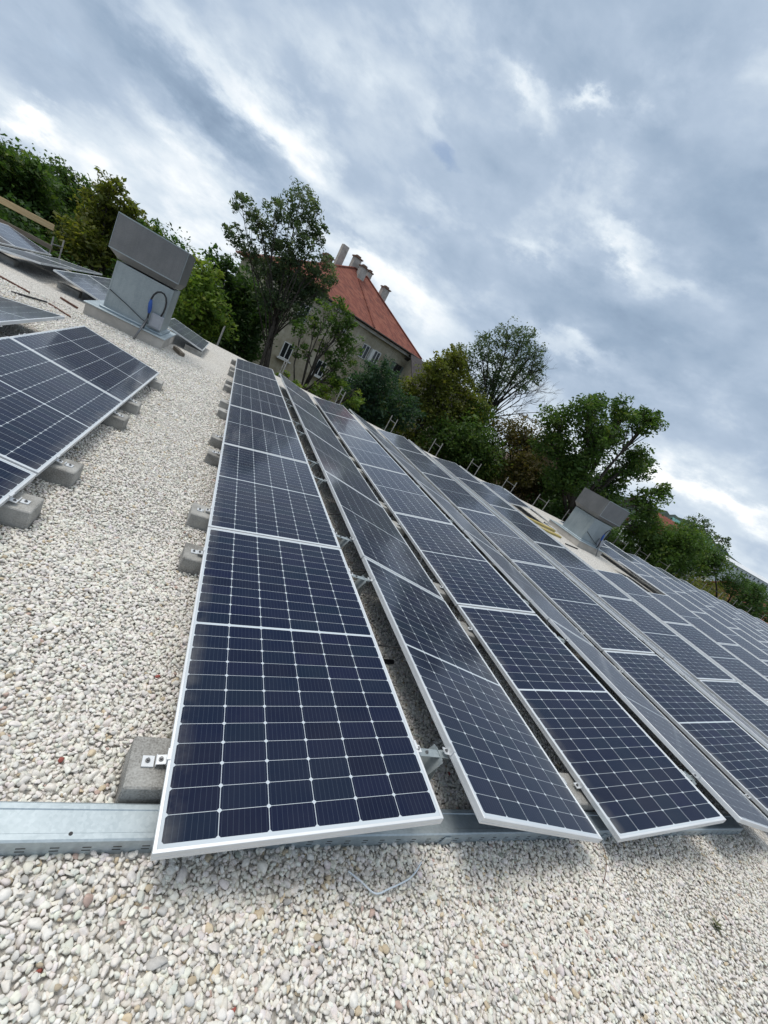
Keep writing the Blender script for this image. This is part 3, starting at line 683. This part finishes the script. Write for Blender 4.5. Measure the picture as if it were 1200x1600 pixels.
def stones(name, x0, x1, y0, y1, step, size, dmin, dmax, sub, seed, lift, keep=1.0):
    rng = np.random.default_rng(seed)
    gx, gy = np.meshgrid(np.arange(x0, x1, step), np.arange(y0, y1, step * .87)); gx = gx + (np.arange(gx.shape[0]) % 2)[:, None] * step * .5
    P = np.stack([gx.ravel(), gy.ravel(), np.full(gx.size, GZ)], 1); P[:, :2] += rng.uniform(-.42, .42, (len(P), 2)) * step
    if keep < 1: P = P[rng.random(len(P)) < keep]
    d = np.linalg.norm(P - CAM, axis=1); P = P[(d > dmin) & (d < dmax)]
    px, py, pz = project(P); P = P[(pz > .2) & (px > -130) & (px < 1330) & (py > -100) & (py < 1760)]
    P = P[~covered(P)]
    ok = np.ones(len(P), bool)
    for bx, by in block_boxes: ok &= ~((abs(P[:, 0] - bx) < .205) & (abs(P[:, 1] - by) < .105))
    ok &= ~((P[:, 0] > -2.2) & (P[:, 0] < 4.4) & (P[:, 1] > .098 - .002) & (P[:, 1] < .098 + .118))
    P = P[ok]; N = len(P)
    v0, f0 = ico(sub); var = [stone_variant(v0, rng) for _ in range(24)]
    V = np.array(var)[rng.integers(0, 24, N)]                                   # N x nv x 3
    r = size * .94 * np.exp(rng.normal(0, .27, N)); sc = np.stack([r * rng.uniform(1.0, 1.55, N), r, r * rng.uniform(.5, .85, N)], 1)
    V = V * sc[:, None, :]
    a = rng.uniform(0, 2 * np.pi, N); tl = rng.normal(0, .40, N); tr = rng.normal(0, .40, N)
    def rotm(ax, an):
        c, s_ = np.cos(an), np.sin(an); M = np.zeros((N, 3, 3)); i, j = [q for q in range(3) if q != ax]
        M[:, ax, ax] = 1; M[:, i, i] = c; M[:, j, j] = c; M[:, i, j] = -s_; M[:, j, i] = s_; return M
    V = np.einsum('nij,nkj->nki', rotm(2, a) @ rotm(0, tl) @ rotm(1, tr), V)
    z = GZ + lift + rng.uniform(-.005, .005, N) + .004 * np.sin(P[:, 0] * 5.1 + 1) * np.sin(P[:, 1] * 4.3)
    V += np.stack([P[:, 0], P[:, 1], z], 1)[:, None, :]
    nv = len(v0); F = (f0[None] + (np.arange(N) * nv)[:, None, None]).reshape(-1)
    # the stones' own colours
    base = np.array([.80, .755, .685]) * rng.uniform(.84, 1.10, (N, 1)) + rng.normal(0, .014, (N, 3))
    q = rng.random(N)
    patch = .5 + .5 * np.sin(P[:, 0] * 2.3 + 2 * np.sin(P[:, 1] * 1.7)) * np.sin(P[:, 1] * 2.9 + 1.3)
    tan = q < .008 + .034 * patch
    base[tan] = np.array([.58, .48, .34]) * rng.uniform(.8, 1.2, (tan.sum(), 1))
    gr = (q > .11) & (q < .14); base[gr] = np.array([.50, .48, .45]) * rng.uniform(.8, 1.2, (gr.sum(), 1))
    gn = (q > .16) & (q < .166); base[gn] = np.array([.45, .47, .40]); pk = (q > .18) & (q < .185); base[pk] = np.array([.52, .38, .32])
    rd = (q > .20) & (q < .2005); base[rd] = np.array([.32, .09, .07])
    colr = np.concatenate([np.clip(base, 0, .84), np.ones((N, 1))], 1)
    print(name, N, 'stones')
    return V.reshape(-1, 3), F, np.repeat(colr, nv, 0)
def gravel(parts):
    vs, fs, cs = [], [], []; k = 0
    for v, f, c in parts:
        vs.append(v); fs.append(f + k); cs.append(c); k += len(v)
    F = np.concatenate(fs)
    return np_mesh('gravel', np.concatenate(vs), F, np.full(len(F) // 3, 3), 'gravel_stone', False, color=np.concatenate(cs))
tag(gravel([
    stones('near', -3.2, 4.6, -1.6, 3.0, .0165, .0106, 0, 3.3, 2, 1, .001),
    stones('near top', -3.2, 4.6, -1.6, 3.0, .0195, .0106, 0, 3.3, 2, 2, .007, .6),
    stones('mid', -4, 4.6, -1, 8.2, .0180, .0112, 3.3, 6.0, 1, 3, .003),
    stones('mid top', -4, 4.6, -1, 8.2, .022, .0110, 3.3, 6.0, 1, 4, .008, .55),
    stones('far', -6, 3, 3, 13, .026, .0150, 6.0, 10.5, 1, 5, .004, .95)]), kind='stuff')

# ------------------------------------------------------------------ trees
CROWNS = {
    'T1': [[-11.45, 27.0, 1.47, 0.97], [-12.45, 27.0, 1.28, 1.22], [-10.56, 27.0, 1.58, 0.86], [-10.94, 27.0, 0.05, 1.21], [-12.01, 27.0, -0.63, 1.18], [-10.12, 27.0, 0.28, 1.0]],
    'T2': [[-10.5, 30.0, 2.58, 0.6], [-10.62, 30.0, 1.48, 0.99], [-9.62, 30.0, 2.14, 0.84], [-9.82, 30.0, 0.51, 1.21]],
    'T3': [[-7.45, 26.0, 2.68, 0.65], [-7.69, 26.0, 1.8, 0.91], [-6.58, 26.0, 2.21, 0.79], [-7.01, 26.0, 0.73, 1.06], [-7.8, 26.0, 0.09, 1.04], [-5.92, 26.0, 1.87, 0.68]],
    'T4': [[-4.92, 24.0, 1.97, 0.51], [-4.98, 24.0, 1.0, 0.73], [-4.32, 24.0, 1.55, 0.47], [-4.99, 24.0, 0.09, 0.74]],
    'T5': [[-2.26, 20.0, 1.49, 0.71], [-2.21, 20.0, 0.45, 0.82], [-1.59, 20.0, 0.53, 0.89], [-2.15, 20.0, -0.49, 0.62], [-1.11, 20.0, -0.05, 0.66]],
    'T6': [[-1.94, 24.0, 2.38, 0.68], [-0.81, 24.0, 1.92, 1.07], [0.14, 24.0, 0.78, 1.18], [-1.37, 24.0, 1.26, 0.88], [-0.16, 24.0, -0.62, 0.95], [0.02, 24.0, 1.91, 0.79], [0.67, 24.0, -0.54, 0.71], [0.62, 24.0, 0.87, 0.76]],
    'T7': [[-1.79, 21.0, 4.72, 0.51], [-1.12, 21.0, 4.55, 0.48], [-1.76, 21.0, 3.75, 0.43], [-1.18, 21.0, 3.44, 0.54], [0.14, 21.0, 6.4, 0.62], [-0.02, 21.0, 5.65, 0.59], [0.84, 21.0, 6.06, 0.55], [-0.58, 21.0, 5.29, 0.53], [-0.38, 21.0, 4.48, 0.64], [1.44, 21.0, 5.47, 0.41], [0.89, 21.0, 4.99, 0.67], [0.42, 21.0, 4.0, 0.72], [1.55, 21.0, 4.25, 0.59], [-0.47, 21.0, 3.32, 0.46], [0.17, 21.0, 2.85, 0.68], [1.3, 21.0, 3.08, 0.82], [1.0, 21.0, 1.99, 0.66], [1.97, 21.0, 3.01, 0.61], [0.58, 21.0, 3.3, 0.69], [1.74, 21.0, 3.64, 0.76], [2.13, 21.0, 4.46, 0.54], [0.68, 21.0, 4.1, 0.62], [2.42, 21.0, 3.58, 0.61], [0.38, 21.0, 2.0, 0.54], [1.76, 21.0, 2.06, 0.57], [2.71, 21.0, 4.21, 0.39]],
    'T8': [[2.55, 19.0, 0.9, 0.4], [3.3, 19.0, 1.5, 0.4], [4.25, 19.0, 1.4, 0.6], [4.5, 19.0, 2.2, 0.45], [3.1, 19.0, 3.2, 0.45], [2.1, 19.0, 1.7, 0.45], [3.75, 19.0, 2.5, 0.5], [3.52, 19.0, 2.44, 0.54], [2.77, 19.0, 2.8, 0.58], [3.8, 19.0, 3.04, 0.43], [2.6, 19.0, 2.07, 0.43], [4.08, 19.0, 1.99, 0.5], [4.0, 19.0, 0.85, 0.51], [4.46, 19.0, 0.28, 0.53]],
    'T19': [[1.94, 18.0, -0.46, 0.34], [2.81, 18.0, -0.43, 0.4], [3.76, 18.0, -0.35, 0.44], [4.39, 18.0, 0.19, 0.56], [5.21, 18.0, 0.16, 0.46]],
    'T9': [[6.86, 22.0, 0.96, 0.97], [7.24, 22.0, 1.92, 0.68], [6.94, 22.0, -0.17, 1.06], [8.18, 22.0, 1.05, 1.06], [9.27, 22.0, 0.58, 0.95], [8.13, 22.0, -0.39, 1.09]],
    'T10': [[11.04, 25.0, 3.79, 0.79], [12.06, 25.0, 4.42, 0.8], [12.64, 25.0, 5.17, 0.72], [12.14, 25.0, 3.11, 1.23], [13.5, 25.0, 3.57, 1.33], [11.38, 25.0, 1.8, 1.15], [13.2, 25.0, 1.52, 1.53], [15.02, 25.0, 2.66, 1.29]],
    'T11': [[15.77, 27.0, 8.42, 0.85], [17.21, 27.0, 8.83, 0.86], [15.08, 27.0, 7.42, 0.77], [18.78, 27.0, 8.45, 0.8], [14.62, 27.0, 6.22, 0.78], [16.66, 27.0, 7.31, 0.96], [18.65, 27.0, 7.37, 0.81], [16.19, 27.0, 5.82, 0.89], [14.86, 27.0, 4.88, 0.88], [16.7, 27.0, 4.3, 1.01], [20.1, 27.0, 7.35, 0.55], [14.08, 27.0, 5.69, 0.86], [18.37, 27.0, 6.45, 1.0], [17.36, 27.0, 5.16, 1.0], [19.58, 27.0, 7.7, 0.63]],
    'T12': [[15.09, 23.0, 0.84, 1.42], [15.72, 23.0, 2.34, 1.32], [13.61, 23.0, 0.16, 1.32], [16.87, 23.0, 0.43, 1.46], [15.72, 23.0, -0.84, 1.29]],
    'T13': [[17.88, 22.0, 2.46, 1.31], [19.54, 22.0, 2.75, 1.25], [18.37, 22.0, 0.73, 1.35], [20.58, 22.0, 1.18, 1.47], [20.41, 22.0, 3.64, 0.91], [21.08, 22.0, -0.18, 1.33], [22.95, 22.0, 0.87, 1.34]],
    'T14': [[16.75, 17.5, 5.37, 0.77], [17.9, 17.5, 5.94, 0.71], [16.63, 17.5, 4.35, 0.92], [18.26, 17.5, 4.73, 0.94], [19.08, 17.5, 6.52, 0.72], [20.85, 17.5, 6.66, 0.8], [21.49, 17.5, 7.09, 0.47], [20.68, 17.5, 5.66, 0.82], [20.22, 17.5, 4.61, 0.9], [18.99, 17.5, 3.42, 1.18], [17.29, 17.5, 3.07, 1.02], [22.46, 17.5, 4.98, 0.78], [22.62, 17.5, 3.94, 0.87], [24.28, 17.5, 4.66, 0.8], [25.82, 17.5, 4.13, 0.52], [25.49, 17.5, 3.02, 0.99], [22.56, 17.5, 2.76, 0.88], [19.03, 17.5, 2.16, 1.21], [22.25, 17.5, 1.46, 1.12], [26.58, 17.5, 1.44, 1.03]],
    'T15': [[27.78, 16.5, 1.44, 0.92], [29.52, 16.5, 1.82, 0.94], [30.85, 16.5, 2.31, 1.02], [30.26, 16.5, 0.45, 1.12], [32.96, 16.5, 1.1, 1.23], [28.06, 16.5, 0.23, 0.94], [34.9, 16.5, 1.77, 1.08]],
    'T16': [[33.6, 18.5, 3.73, 0.6], [35.13, 18.5, 3.85, 0.61], [32.94, 18.5, 3.01, 0.51], [37.08, 18.5, 3.67, 0.53], [35.79, 18.5, 2.88, 0.8]],
    'T17': [[37.52, 16.0, 1.38, 0.92], [40.29, 16.0, 1.39, 0.86], [43.13, 16.0, 1.48, 0.89], [40.47, 16.0, 0.21, 1.05], [44.43, 16.0, 0.37, 1.09], [34.25, 16.0, 2.17, 0.56]],
    'T18': [[21.2, 19.0, 1.26, 1.18], [22.87, 19.0, 1.96, 1.03], [20.78, 19.0, -0.38, 1.04], [27.17, 19.0, -0.02, 1.2], [29.81, 19.0, -0.2, 1.06]],
}

GROUND = -7.5
def leaves(blobs, leaf, dens, seed, flat=.5, spread=.40, m_per=26):
    rng = np.random.default_rng(seed); C_ = []; T_ = []
    for x, y, z, r in blobs:
        nc = max(6, int(dens * r * r * 34))
        u = rng.normal(size=(nc, 3)); u /= np.linalg.norm(u, axis=1)[:, None]; rad = rng.random(nc) ** .42
        cc = np.array([x, y, z]) + u * rad[:, None] * r * np.array([1.0, 1.0, .92]) * rng.uniform(.9, 1.12, (nc, 1))
        ct = np.clip(rng.normal(.42, .17, nc), 0, 1)
        for c, t_ in zip(cc, ct):
            m = rng.integers(m_per // 2, m_per + 8); s_ = r * spread * rng.uniform(.6, 1.15)
            C_.append(c + np.clip(rng.normal(size=(m, 3)), -1.7, 1.7) * s_ * .55 * np.array([1, 1, .75])); T_.append(np.clip(t_ + rng.normal(0, .13, m), 0, 1))
    C_ = np.concatenate(C_); T_ = np.concatenate(T_); N = len(C_)
    n = rng.normal(size=(N, 3)); n[:, 2] = np.abs(n[:, 2]) + flat; n /= np.linalg.norm(n, axis=1)[:, None]
    a = np.cross(n, rng.normal(size=(N, 3))); a /= np.linalg.norm(a, axis=1)[:, None]; b_ = np.cross(n, a)
    L_ = leaf * np.exp(rng.normal(0, .28, N))[:, None]; W_ = L_ * rng.uniform(.38, .62, (N, 1))
    dr = n * L_ * .16
    V = np.stack([C_ - a * L_ - dr, C_ - b_ * W_, C_ + a * L_ - dr, C_ + b_ * W_], 1).reshape(-1, 3)
    return V, np.repeat(T_, 4)
def tree(name, key, leafmat, label, leaf=.15, dens=1.0, base=None, stems=1, bark='bark', seed=None, spread=.40, limbs=True, extra=None, cat='tree', m_per=26, group='trees beyond the roof', slim=1.0, grow=1.12):
    leaf *= .78; dens *= 1.5
    blobs = CROWNS[key]; seed = seed or (sum(map(ord, key)) * 7)
    rnd = random.Random(seed); B = np.array(blobs)
    cx, cy = B[:, 0].mean(), B[:, 1].mean()
    # the crown has depth: spread the clumps along the line of sight too
    blobs = [(x, y + rnd.uniform(-.35, 1.5) * r, z, r * grow) for x, y, z, r in blobs]
    if base is None: base = (cx, cy + .8, GROUND)
    root = empty(name, base)
    V, T_ = leaves(blobs, leaf, dens, seed, spread=spread, m_per=m_per)
    V = V - np.array(base)
    cr = np_mesh('crown', V, np.arange(len(V)), np.full(len(V) // 4, 4), leafmat, False, fac=T_); cr.parent = root
    top = max(b[2] for b in blobs); low = min(b[2] for b in blobs); fork = low - .3 * (low - GROUND) if low < 1 else base[2] + (low - base[2]) * .72
    mb = MB(); O = Vector(base)
    bs = [Vector((b[0], b[1], b[2])) for b in blobs]
    for si in range(stems):
        off = Vector((rnd.uniform(-.35, .35) * (stems > 1), rnd.uniform(-.3, .3) * (stems > 1), 0))
        mi = [i for i in range(len(bs)) if i % stems == si] or list(range(len(bs))); mine = [bs[i] for i in mi]
        cen = sum(mine, Vector()) / len(mine)
        r0 = (.10 + .028 * (top - GROUND)) / math.sqrt(stems) * .75 * slim
        f0 = Vector((O.x + (cen.x - O.x) * .35, O.y + (cen.y - O.y) * .35, fork)) + off
        hub = f0 + (cen - f0) * .45
        mb.tube([O + off * .8 - Vector((0, 0, .3)) - O, (O + off + (f0 - O - off) * .5) + Vector((rnd.uniform(-.12, .12), 0, 0)) - O, f0 - O, hub - O], [r0, r0 * .8, r0 * .66, r0 * .45], 8)
        if limbs:
            for i_, q in zip(mi, mine):
                st = f0 + (hub - f0) * rnd.uniform(.2, 1.0); mid = st + (q - st) * .5 + Vector((rnd.uniform(-.25, .25), rnd.uniform(-.25, .25), rnd.uniform(.0, .35)))
                rl = r0 * .34; mb.tube([st - O, mid - O, q - O], [rl, rl * .62, rl * .28], 6)
                rad = blobs[i_][3]
                for _ in range(7):
                    u = Vector((rnd.gauss(0, 1), rnd.gauss(0, 1), rnd.gauss(.35, 1))).normalized() * rad * rnd.uniform(.6, 1.05)
                    s0 = mid + (q - mid) * rnd.uniform(.2, 1); m2 = s0 + (q + u - s0) * .5 + Vector((rnd.uniform(-.1, .1), 0, rnd.uniform(0, .12)))
                    mb.tube([s0 - O, m2 - O, q + u - O], [rl * .32, rl * .2, rl * .09], 5, False)
    if extra: extra(mb, O)
    mb.build('trunk', bark, root, True)
    return tag(root, label, cat, group)
tree('dense_tree', 'T1', 'leaf_mid', 'dark green tree at the far left above the fresh guard board', .15, 1.15)
tree('dense_tree', 'T2', 'leaf_mid', 'tree with a ragged see-through top left of the olive tree', .13, .9, spread=.42)
tree('broad_tree', 'T3', 'leaf_olive', 'olive yellow tree rising left of the big ventilator hood', .14, 1.1)
tree('dense_tree', 'T4', 'leaf_mid', 'dark tree directly behind the big ventilator hood', .13, 1.1)
tree('shrubby_tree', 'T5', 'leaf_bright', 'light yellow green tree right of the big left ventilator', .12, 1.2)
tree('dense_tree', 'T6', 'leaf_dark', 'dark green tree between the yellow green tree and the tall airy tree', .13, 1.15)
tree('airy_tree', 'T7', 'leaf_grey', 'tall airy tree with several thin trunks before the old house', .085, 1.5, base=(1.75, 21, GROUND), stems=4, slim=.62, spread=.34, m_per=24)
tree('slender_tree', 'T8', 'leaf_mid', 'slender leaning tree with sparse hanging leaves against the house wall', .10, 1.0, base=(2.9, 19, GROUND), slim=.45, spread=.40, m_per=20)
tree('leafy_bush', 'T19', 'leaf_bright', 'bright green bush tops poking above the panels before the house', .10, 1.0, cat='bush')
tree('conifer_bush', 'T9', 'leaf_blue', 'dark bluish bush hiding the foot of the house', .11, 1.3, cat='bush')
tree('broad_tree', 'T10', 'leaf_olive', 'brownish green tree right of the house gable', .13, 1.0)
def bare(mb, O):
    rnd = random.Random(77); root_ = Vector((18.3, 27.4, 3.0))
    def grow(p, d, L_, r, lev):
        q = p + d * L_ * .5 + Vector((rnd.uniform(-.1, .1), rnd.uniform(-.1, .1), rnd.uniform(0, .12))) * L_; e = q + (d + Vector((rnd.uniform(-.25, .25), rnd.uniform(-.3, .3), rnd.uniform(-.1, .3)))).normalized() * L_ * .5
        mb.tube([p - O, q - O, e - O], [r, r * .8, r * .55], 5, False)
        if lev:
            for i in range(3 if lev > 2 else 4):
                s0 = q + (e - q) * rnd.uniform(0, 1); grow(s0 if i else e, (d + Vector((rnd.uniform(-.7, .7), rnd.uniform(-.6, .6), rnd.uniform(-.45, .6)))).normalized(), L_ * rnd.uniform(.5, .75), r * .55, lev - 1)
    for tx, tz, L_ in ((22.0, 6.4, 2.6), (22.6, 5.2, 2.6), (20.6, 6.8, 2.4), (21.5, 7.5, 2.8), (22.4, 4.2, 2.0), (16.5, 6.8, 2.2)):
        d = (Vector((tx, 27.4 + rnd.uniform(-.8, .8), tz)) - root_).normalized(); grow(root_, d, L_, .055, 4)
tree('airy_tree', 'T11', 'leaf_grey', 'airy round crowned tree with bare branches on its right side', .10, .85, grow=1.25, base=(18.9, 27.4, GROUND), slim=.7, spread=.33, extra=bare, m_per=20, bark='bark')
tree('dense_tree', 'T12', 'leaf_mid', 'dark tree mass below the airy round crowned tree', .13, 1.1)
tree('reddening_tree', 'T13', 'leaf_brown', 'rust tinged tree between the airy tree and the big oak', .12, .95)
tree('oak_tree', 'T14', 'leaf_mid', 'big spreading oak behind the right ventilator', .125, 1.15, grow=1.12, base=(21.3, 18.2, GROUND), spread=.38, bark='bark')
tree('dense_tree', 'T15', 'leaf_mid', 'rounded green tree right of the big oak', .12, 1.5, grow=1.35)
tree('airy_tree', 'T16', 'leaf_grey', 'small see-through treetop poking up right of the orange roofs', .10, .9, spread=.33, m_per=18, grow=1.25)
tree('dense_tree', 'T17', 'leaf_dark', 'dark tree at the right picture edge', .12, 1.1, grow=1.1)
tree('understorey_tree', 'T18', 'leaf_dark', 'low dark growth in the shade below the big oak', .13, 1.0, cat='bush')
# hedge-like growth that closes the view under the crowns
CROWNS['U1'] = [[-13 + 2.2 * i + .6 * math.sin(i * 3), 23 + math.sin(i * 2.1), -2.2 + .8 * math.sin(i * 1.7), 1.9] for i in range(6)]
CROWNS['U2'] = [[8.5 + 2.2 * i, 24 + math.sin(i * 2.1), -1.6 + .9 * math.sin(i * 1.9), 1.8] for i in range(6)]
CROWNS['U3'] = [[22 + 2.6 * i, 21 + math.sin(i * 2.1), -1.9 + .7 * math.sin(i * 1.9), 1.9] for i in range(5)]
CROWNS['U4'] = [[35 + 2.6 * i, 19 + math.sin(i * 2.1), -1.8 + .6 * math.sin(i * 1.9), 1.8] for i in range(5)]
tree('understorey_tree', 'U1', 'leaf_dark', 'dark undergrowth behind the roof edge at the far left', .14, 1.0, cat='bush')
tree('understorey_tree', 'U2', 'leaf_olive', 'olive green undergrowth below the trees right of the house', .14, 1.0, cat='bush')
tree('understorey_tree', 'U3', 'leaf_dark', 'dark undergrowth behind the scaffold frames right of the oak', .14, 1.0, cat='bush')
tree('understorey_tree', 'U4', 'leaf_olive', 'olive green undergrowth at the far right edge behind the scaffold frames', .14, 1.0, cat='bush')
# taller wood farther back on the left so that the sky does not show under the crowns
CROWNS['B1'] = [[-16 + 2.0 * i, 36 + math.sin(i * 2.1), -.2 + .8 * math.sin(i * 1.7), 2.3] for i in range(8)]
tree('dense_tree', 'B1', 'leaf_dark', 'dark belt of trees behind the olive tree at left', .15, .9)

# ------------------------------------------------------------------ the old house
hs = empty('old_house', (.5, 43.5, GROUND), R(14)); Z0 = -GROUND
H = lambda z: z + Z0
wl = MB().box(0, 18.35, 0, 11.5, 0, H(5.45)); wl.box(-.25, 11.45, -.32, -.002, 0, H(5.44)); wl.build('wall', 'old_plaster', hs)
MB().box(-.45, 18.6, -.55, -.33, H(5.10), H(5.40)).build('cornice', 'chimney_render', hs)
rf = MB(); ev = (-.7, 19.0, -.75, 12.2)
for z in (H(5.46), H(5.62)):
    for X, Y in ((ev[0], ev[2]), (ev[1], ev[2]), (ev[1], ev[3]), (ev[0], ev[3])): rf.v.append((X, Y, z))
rf.v += [(9.6, 5.6, H(10.35)), (11.4, 5.6, H(10.35))]
rf.f += [(3, 2, 1, 0)] + [(i, (i + 1) % 4, 4 + (i + 1) % 4, 4 + i) for i in range(4)] + [(4, 5, 9, 8), (5, 6, 9), (6, 7, 8, 9), (7, 4, 8)]
roof = rf.build('roof', 'red_tiles', hs)
ht = MB()
for a, b_ in (((19, -.75, H(5.66)), (11.4, 5.6, H(10.40))), ((-.7, -.75, H(5.66)), (9.6, 5.6, H(10.40))), ((9.6, 5.6, H(10.40)), (11.4, 5.6, H(10.40))), ((11.6, -.72, H(5.68)), (10.0, 4.4, H(9.5)))): ht.tube([a, b_], .10, 6)
ht.build('ridge_tiles', 'red_tiles', roof)
gt = MB().tube([(-.75, -.86, H(5.52)), (19.05, -.86, H(5.52))], .09, 8); gt.build('gutter', 'dark_wood', roof)
def chim(s_, t_, z0, z1, wd, m, cap=True):
    c = MB().box(s_ - wd / 2, s_ + wd / 2, t_ - wd * .4, t_ + wd * .4, H(z0), H(z1)).build('chimney', m, roof)
    if cap:
        c2 = MB().box(s_ - wd * .62, s_ + wd * .62, t_ - wd * .52, t_ + wd * .52, H(z1 + .002), H(z1 + .12)); c2.box(s_ - wd * .3, s_ + wd * .3, t_ - wd * .25, t_ + wd * .25, H(z1 + .122), H(z1 + .3)); c2.build('chimney_cap', 'chimney_brick', c)
chim(6.55, 6, 7.6, 9.7, .95, 'chimney_brick'); chim(8.2, 7, 8.2, 11.9, .74, 'chimney_render', False); chim(9.6, 6, 8.6, 11.4, .88, 'chimney_render')
chim(10.25, 4.9, 8.6, 10.8, .85, 'chimney_render'); chim(11.65, 6, 9.0, 11.0, .6, 'chimney_render'); chim(13.6, 4.6, 7.4, 10.4, .88, 'chimney_render')
def window(s_, z, wd, hh, fr='white_paint', sill=False, shut=False, t0=0):
    y = t0
    f = MB(); b_ = .09
    f.box(s_ - wd / 2, s_ + wd / 2, y - .05, y - .002, H(z - hh / 2), H(z - hh / 2 + b_)); f.box(s_ - wd / 2, s_ + wd / 2, y - .05, y - .002, H(z + hh / 2 - b_), H(z + hh / 2))
    for xx in (s_ - wd / 2, s_ - b_ / 2, s_ + wd / 2 - b_): f.box(xx, xx + b_, y - .048, y - .002, H(z - hh / 2 + b_), H(z + hh / 2 - b_))
    fo = f.build('window', fr, hs)
    MB().box(s_ - wd / 2 + .05, s_ + wd / 2 - .05, y - .028, y - .004, H(z - hh / 2 + .05), H(z + hh / 2 - .05)).build('pane', 'window_glass', fo)
    if sill: MB().box(s_ - wd / 2 - .2, s_ + wd / 2 + .2, y - .35, y - .051, H(z - hh / 2 - .16), H(z - hh / 2 - .02)).build('sill', 'white_paint', fo)
    if shut:
        for sg in (-1, 1): MB().box(*sorted((s_ + sg * (wd / 2 + .02), s_ + sg * (wd / 2 + .55))), y - .09, y - .052, H(z - hh / 2), H(z + hh / 2)).build('shutter', 'shutter_paint', fo)
window(12.15, 3.1, .95, 1.55); window(13.75, 3.15, .9, 1.45); window(17.0, 3.0, .9, 1.7, 'dark_wood', shut=True)
window(8.15, -.72, 1.15, 1.6, sill=True, t0=-.322); window(8.75, 3.8, .55, .6, t0=-.322); window(4.2, 3.2, 1.0, 1.6, t0=-.322); window(4.2, -.72, 1.1, 1.6, sill=True, t0=-.322)
window(12.3, -.9, 1.0, 1.6); window(15.2, -.9, 1.0, 1.6, 'dark_wood')
op = MB().box(12.72, 13.12, -.5, -.06, H(2.42), H(3.8)).build('open_casement', 'white_paint', hs)
tag(hs, 'old plastered house with a red hipped roof and several chimneys', 'house')
# ------------------------------------------------------------------ neighbours farther off
def gable_house(name, x, y, rz, L_, D_, ze, zr, wm, rm, label, chims=()):
    o = empty(name, (x, y, GROUND), R(rz)); h0 = -GROUND
    MB().prism([(0, 0), (D_, 0), (D_, ze + h0), (D_ / 2, zr + h0 - .12), (0, ze + h0)], 'x', 0, L_).build('wall', wm, o)
    r_ = MB(); e = .5; sl = (zr - ze) / (D_ / 2)
    for sgn, y0, y1 in ((1, -e, D_ / 2), (-1, D_ + e, D_ / 2)):
        k = len(r_.v); za, zb = ze + h0 - e * sl + .02, zr + h0 + .02
        for X in (-e, L_ + e):
            r_.v += [(X, y0, za), (X, y1, zb), (X, y1, zb + .14), (X, y0, za + .14)]
        r_.f += [(k, k + 1, k + 2, k + 3), (k + 4, k + 7, k + 6, k + 5), (k, k + 4, k + 5, k + 1), (k + 3, k + 2, k + 6, k + 7), (k, k + 3, k + 7, k + 4), (k + 1, k + 5, k + 6, k + 2)]
    ro = r_.build('roof', rm, o)
    for cx_, cy_, z1 in chims: MB().box(cx_ - .35, cx_ + .35, cy_ - .3, cy_ + .3, ze + h0, z1 + h0).build('chimney', 'chimney_render', ro)
    for i in range(max(2, int(L_ / 3))):
        xx = (i + .5) * L_ / max(2, int(L_ / 3)); f = MB().box(xx - .55, xx + .55, -.06, -.003, ze + h0 - 2.4, ze + h0 - .9).build('window', 'white_paint', o)
        MB().box(xx - .45, xx + .45, -.085, -.061, ze + h0 - 2.3, ze + h0 - 1.0).build('pane', 'window_glass', f)
    return tag(o, label, 'house')
gable_house('gabled_house', 18.6, 43.0, 10, 10, 8, 1.9, 5.4, 'old_plaster', 'dark_tiles', 'house with a dark brown roof between the red roofed house and the trees', ())
gable_house('gabled_house', 33.0, 30.0, 62, 6, 6.5, 1.0, 4.2, 'chimney_brick', 'brown_tiles', 'small brown roofed house hidden in the oak above the right ventilator')
gable_house('gabled_house', 70.5, 44.5, -20, 9, 8, 1.6, 5.0, 'pale_wall', 'red_tiles', 'house with an orange red roof beyond the right hand trees', ())
gable_house('gabled_house', 140, 84, -22, 16, 10, 4.2, 9.2, 'pale_wall', 'copper_green', 'distant building with a green copper roof beside the orange red roof')
gable_house('gabled_house', 50.5, 19.5, -20, 6, 6, -.6, 1.2, 'orange_wall', 'red_tiles', 'orange walled house glimpsed through the trees at the right edge')
gable_house('long_building', 283, 138, -24, 60, 14, 9.5, 11.5, 'pale_wall', 'pale_wall', 'long pale building below the hills at the right edge')
